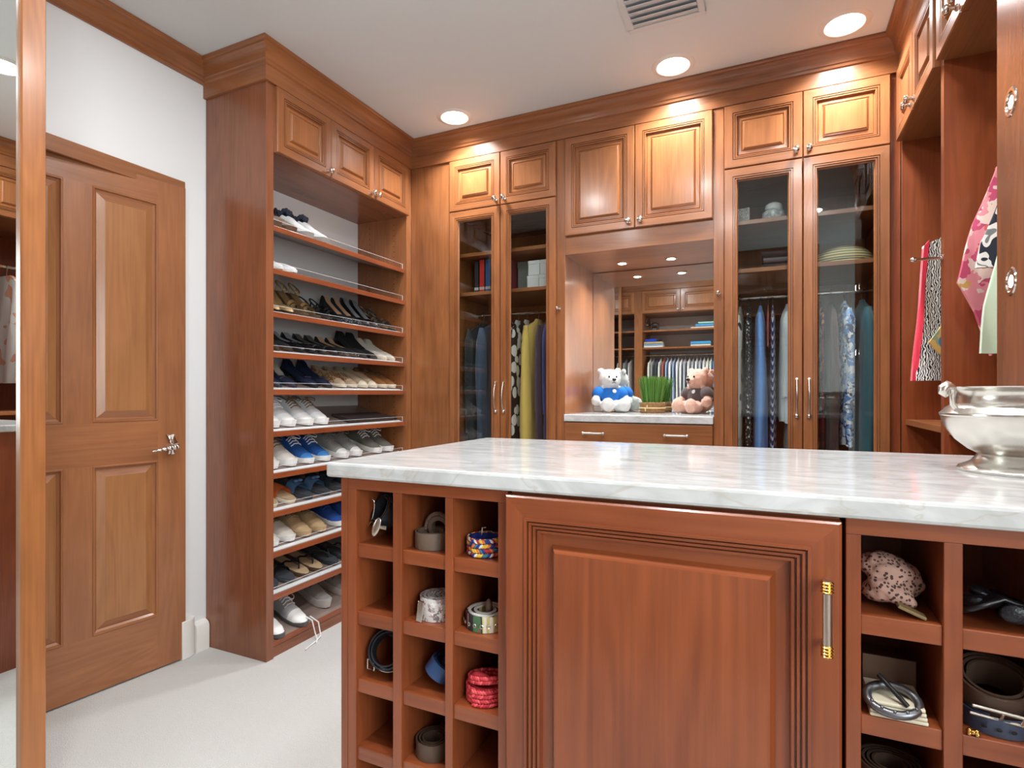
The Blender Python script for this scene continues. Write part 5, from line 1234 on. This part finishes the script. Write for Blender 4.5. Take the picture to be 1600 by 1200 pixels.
# ------------------------------------------------------------------ things on the reflected shelves
t = thing('elephant_figure', 'dark elephant figurine with raised trunk on the reflected shelf', 'figurine', (OX(1.83), YO - 0.14, 1.9745))
EL = col('dark_bronze', (58, 40, 34), 0.4)
m = MB(); m.ell((0, 0, 0.075), (0.060, 0.032, 0.038)); m.ell((-0.062, 0, 0.098), (0.030, 0.024, 0.028))
for a in (-0.040, 0.038):
    for b in (-0.016, 0.016): m.tube([(a, b, 0.07), (a * 1.1, b, 0.03), (a * 1.15, b, 0.001)], [0.016, 0.012, 0.013], 10)
m.tube([(-0.085, 0, 0.095), (-0.10, 0, 0.10), (-0.108, 0, 0.125), (-0.100, 0, 0.155), (-0.090, 0, 0.165)], [0.012, 0.010, 0.008, 0.006, 0.005], 10)
m.tube([(0.058, 0, 0.085), (0.07, 0, 0.06), (0.068, 0, 0.04)], [0.004, 0.003, 0.003], 6)
fluffy(m, 'body', EL, t, 0.004, 0)
for s_ in (-1, 1):
    m = MB(); m.ell((-0.048, s_ * 0.028, 0.098), (0.018, 0.005, 0.024), 12, 8, 0, Matrix.Rotation(s_ * 0.3, 4, 'Z')); m.build('ear', EL, t, 60)
    m = MB(); m.tube([(-0.082, s_ * 0.012, 0.084), (-0.100, s_ * 0.014, 0.080), (-0.112, s_ * 0.013, 0.088)], [0.004, 0.003, 0.001], 8); m.build('tusk', IVO, t, 60)
for i, (lx, z, th, wd, c_, n_) in enumerate([(1.36, 1.9745, 0.022, 0.28, (226, 206, 190), 'cream'), (1.30, 1.997, 0.032, 0.24, (70, 150, 210), 'sky blue'), (1.27, 2.0295, 0.026, 0.20, (150, 200, 180), 'mint'),
                                   (1.36, 1.7495, 0.026, 0.24, (216, 206, 190), 'pale'), (1.36, 1.776, 0.036, 0.24, (60, 150, 205), 'azure'),
                                   (1.95, 1.7495, 0.028, 0.24, (222, 226, 230), 'white'), (1.95, 1.778, 0.022, 0.235, (130, 170, 200), 'pale blue'), (1.95, 1.8005, 0.026, 0.23, (196, 170, 120), 'straw')]):
    book('%s book lying flat on the reflected shelf%s' % (n_, ', upper pile' if z > 1.9 else (', lower right pile' if lx < 1.5 else ', lower left pile')), OX(lx), YO - 0.22, z, th, 0.18, wd, c_, 0, True, -1)
x = OX(1.05)
book('purple book standing at the right of the reflected shelf', x, YO - 0.20, 1.9745, 0.035, 0.16, 0.19, (74, 54, 140))
book('dark green book standing on the reflected lower shelf', x, YO - 0.20, 1.7495, 0.04, 0.16, 0.2, (40, 88, 84))
t = thing('folded_shirt', 'folded bright blue shirt on the reflected lower shelf', 'shirt', (OX(1.94), YO - 0.22, 1.827))
m = MB(); m.box(0, 0.15, 0, 0.17, 0, 0.018); m.box(0.004, 0.146, 0.003, 0.168, 0.0181, 0.034); m.build('body', col('royal_blue_cloth', (24, 70, 190), 0.8), t, 0, 0.006)
m = MB(); m.box(0.04, 0.11, 0.06, 0.12, 0.0341, 0.042); m.build('collar', col('royal_blue_cloth', (24, 70, 190), 0.8), t, 0, 0.003)
t = thing('sunglasses', 'black sunglasses lying on the straw book, reflected shelf', 'sunglasses', (OX(1.775), YO - 0.12, 1.8268))
m = MB()
for s_ in (-1, 1): m.tube([(0.022 * s_ + 0.018 * math.cos(a), 0, 0.016 + 0.014 * math.sin(a)) for a in [2 * PI * k / 16 for k in range(16)]], 0.0022, 6, loop=True); m.tube([(0.04 * s_, 0, 0.018), (0.042 * s_, -0.10, 0.014)], 0.002, 6)
m.tube([(-0.005, 0, 0.02), (0.005, 0, 0.02)], 0.002, 6); m.build('frame', BLKF, t, 60)
for s_ in (-1, 1):
    m = MB(); m.ell((0.022 * s_, 0, 0.016), (0.017, 0.0015, 0.013), 12, 6); m.build('lens', col('dark_lens', (20, 20, 24), 0.1), t, 60)
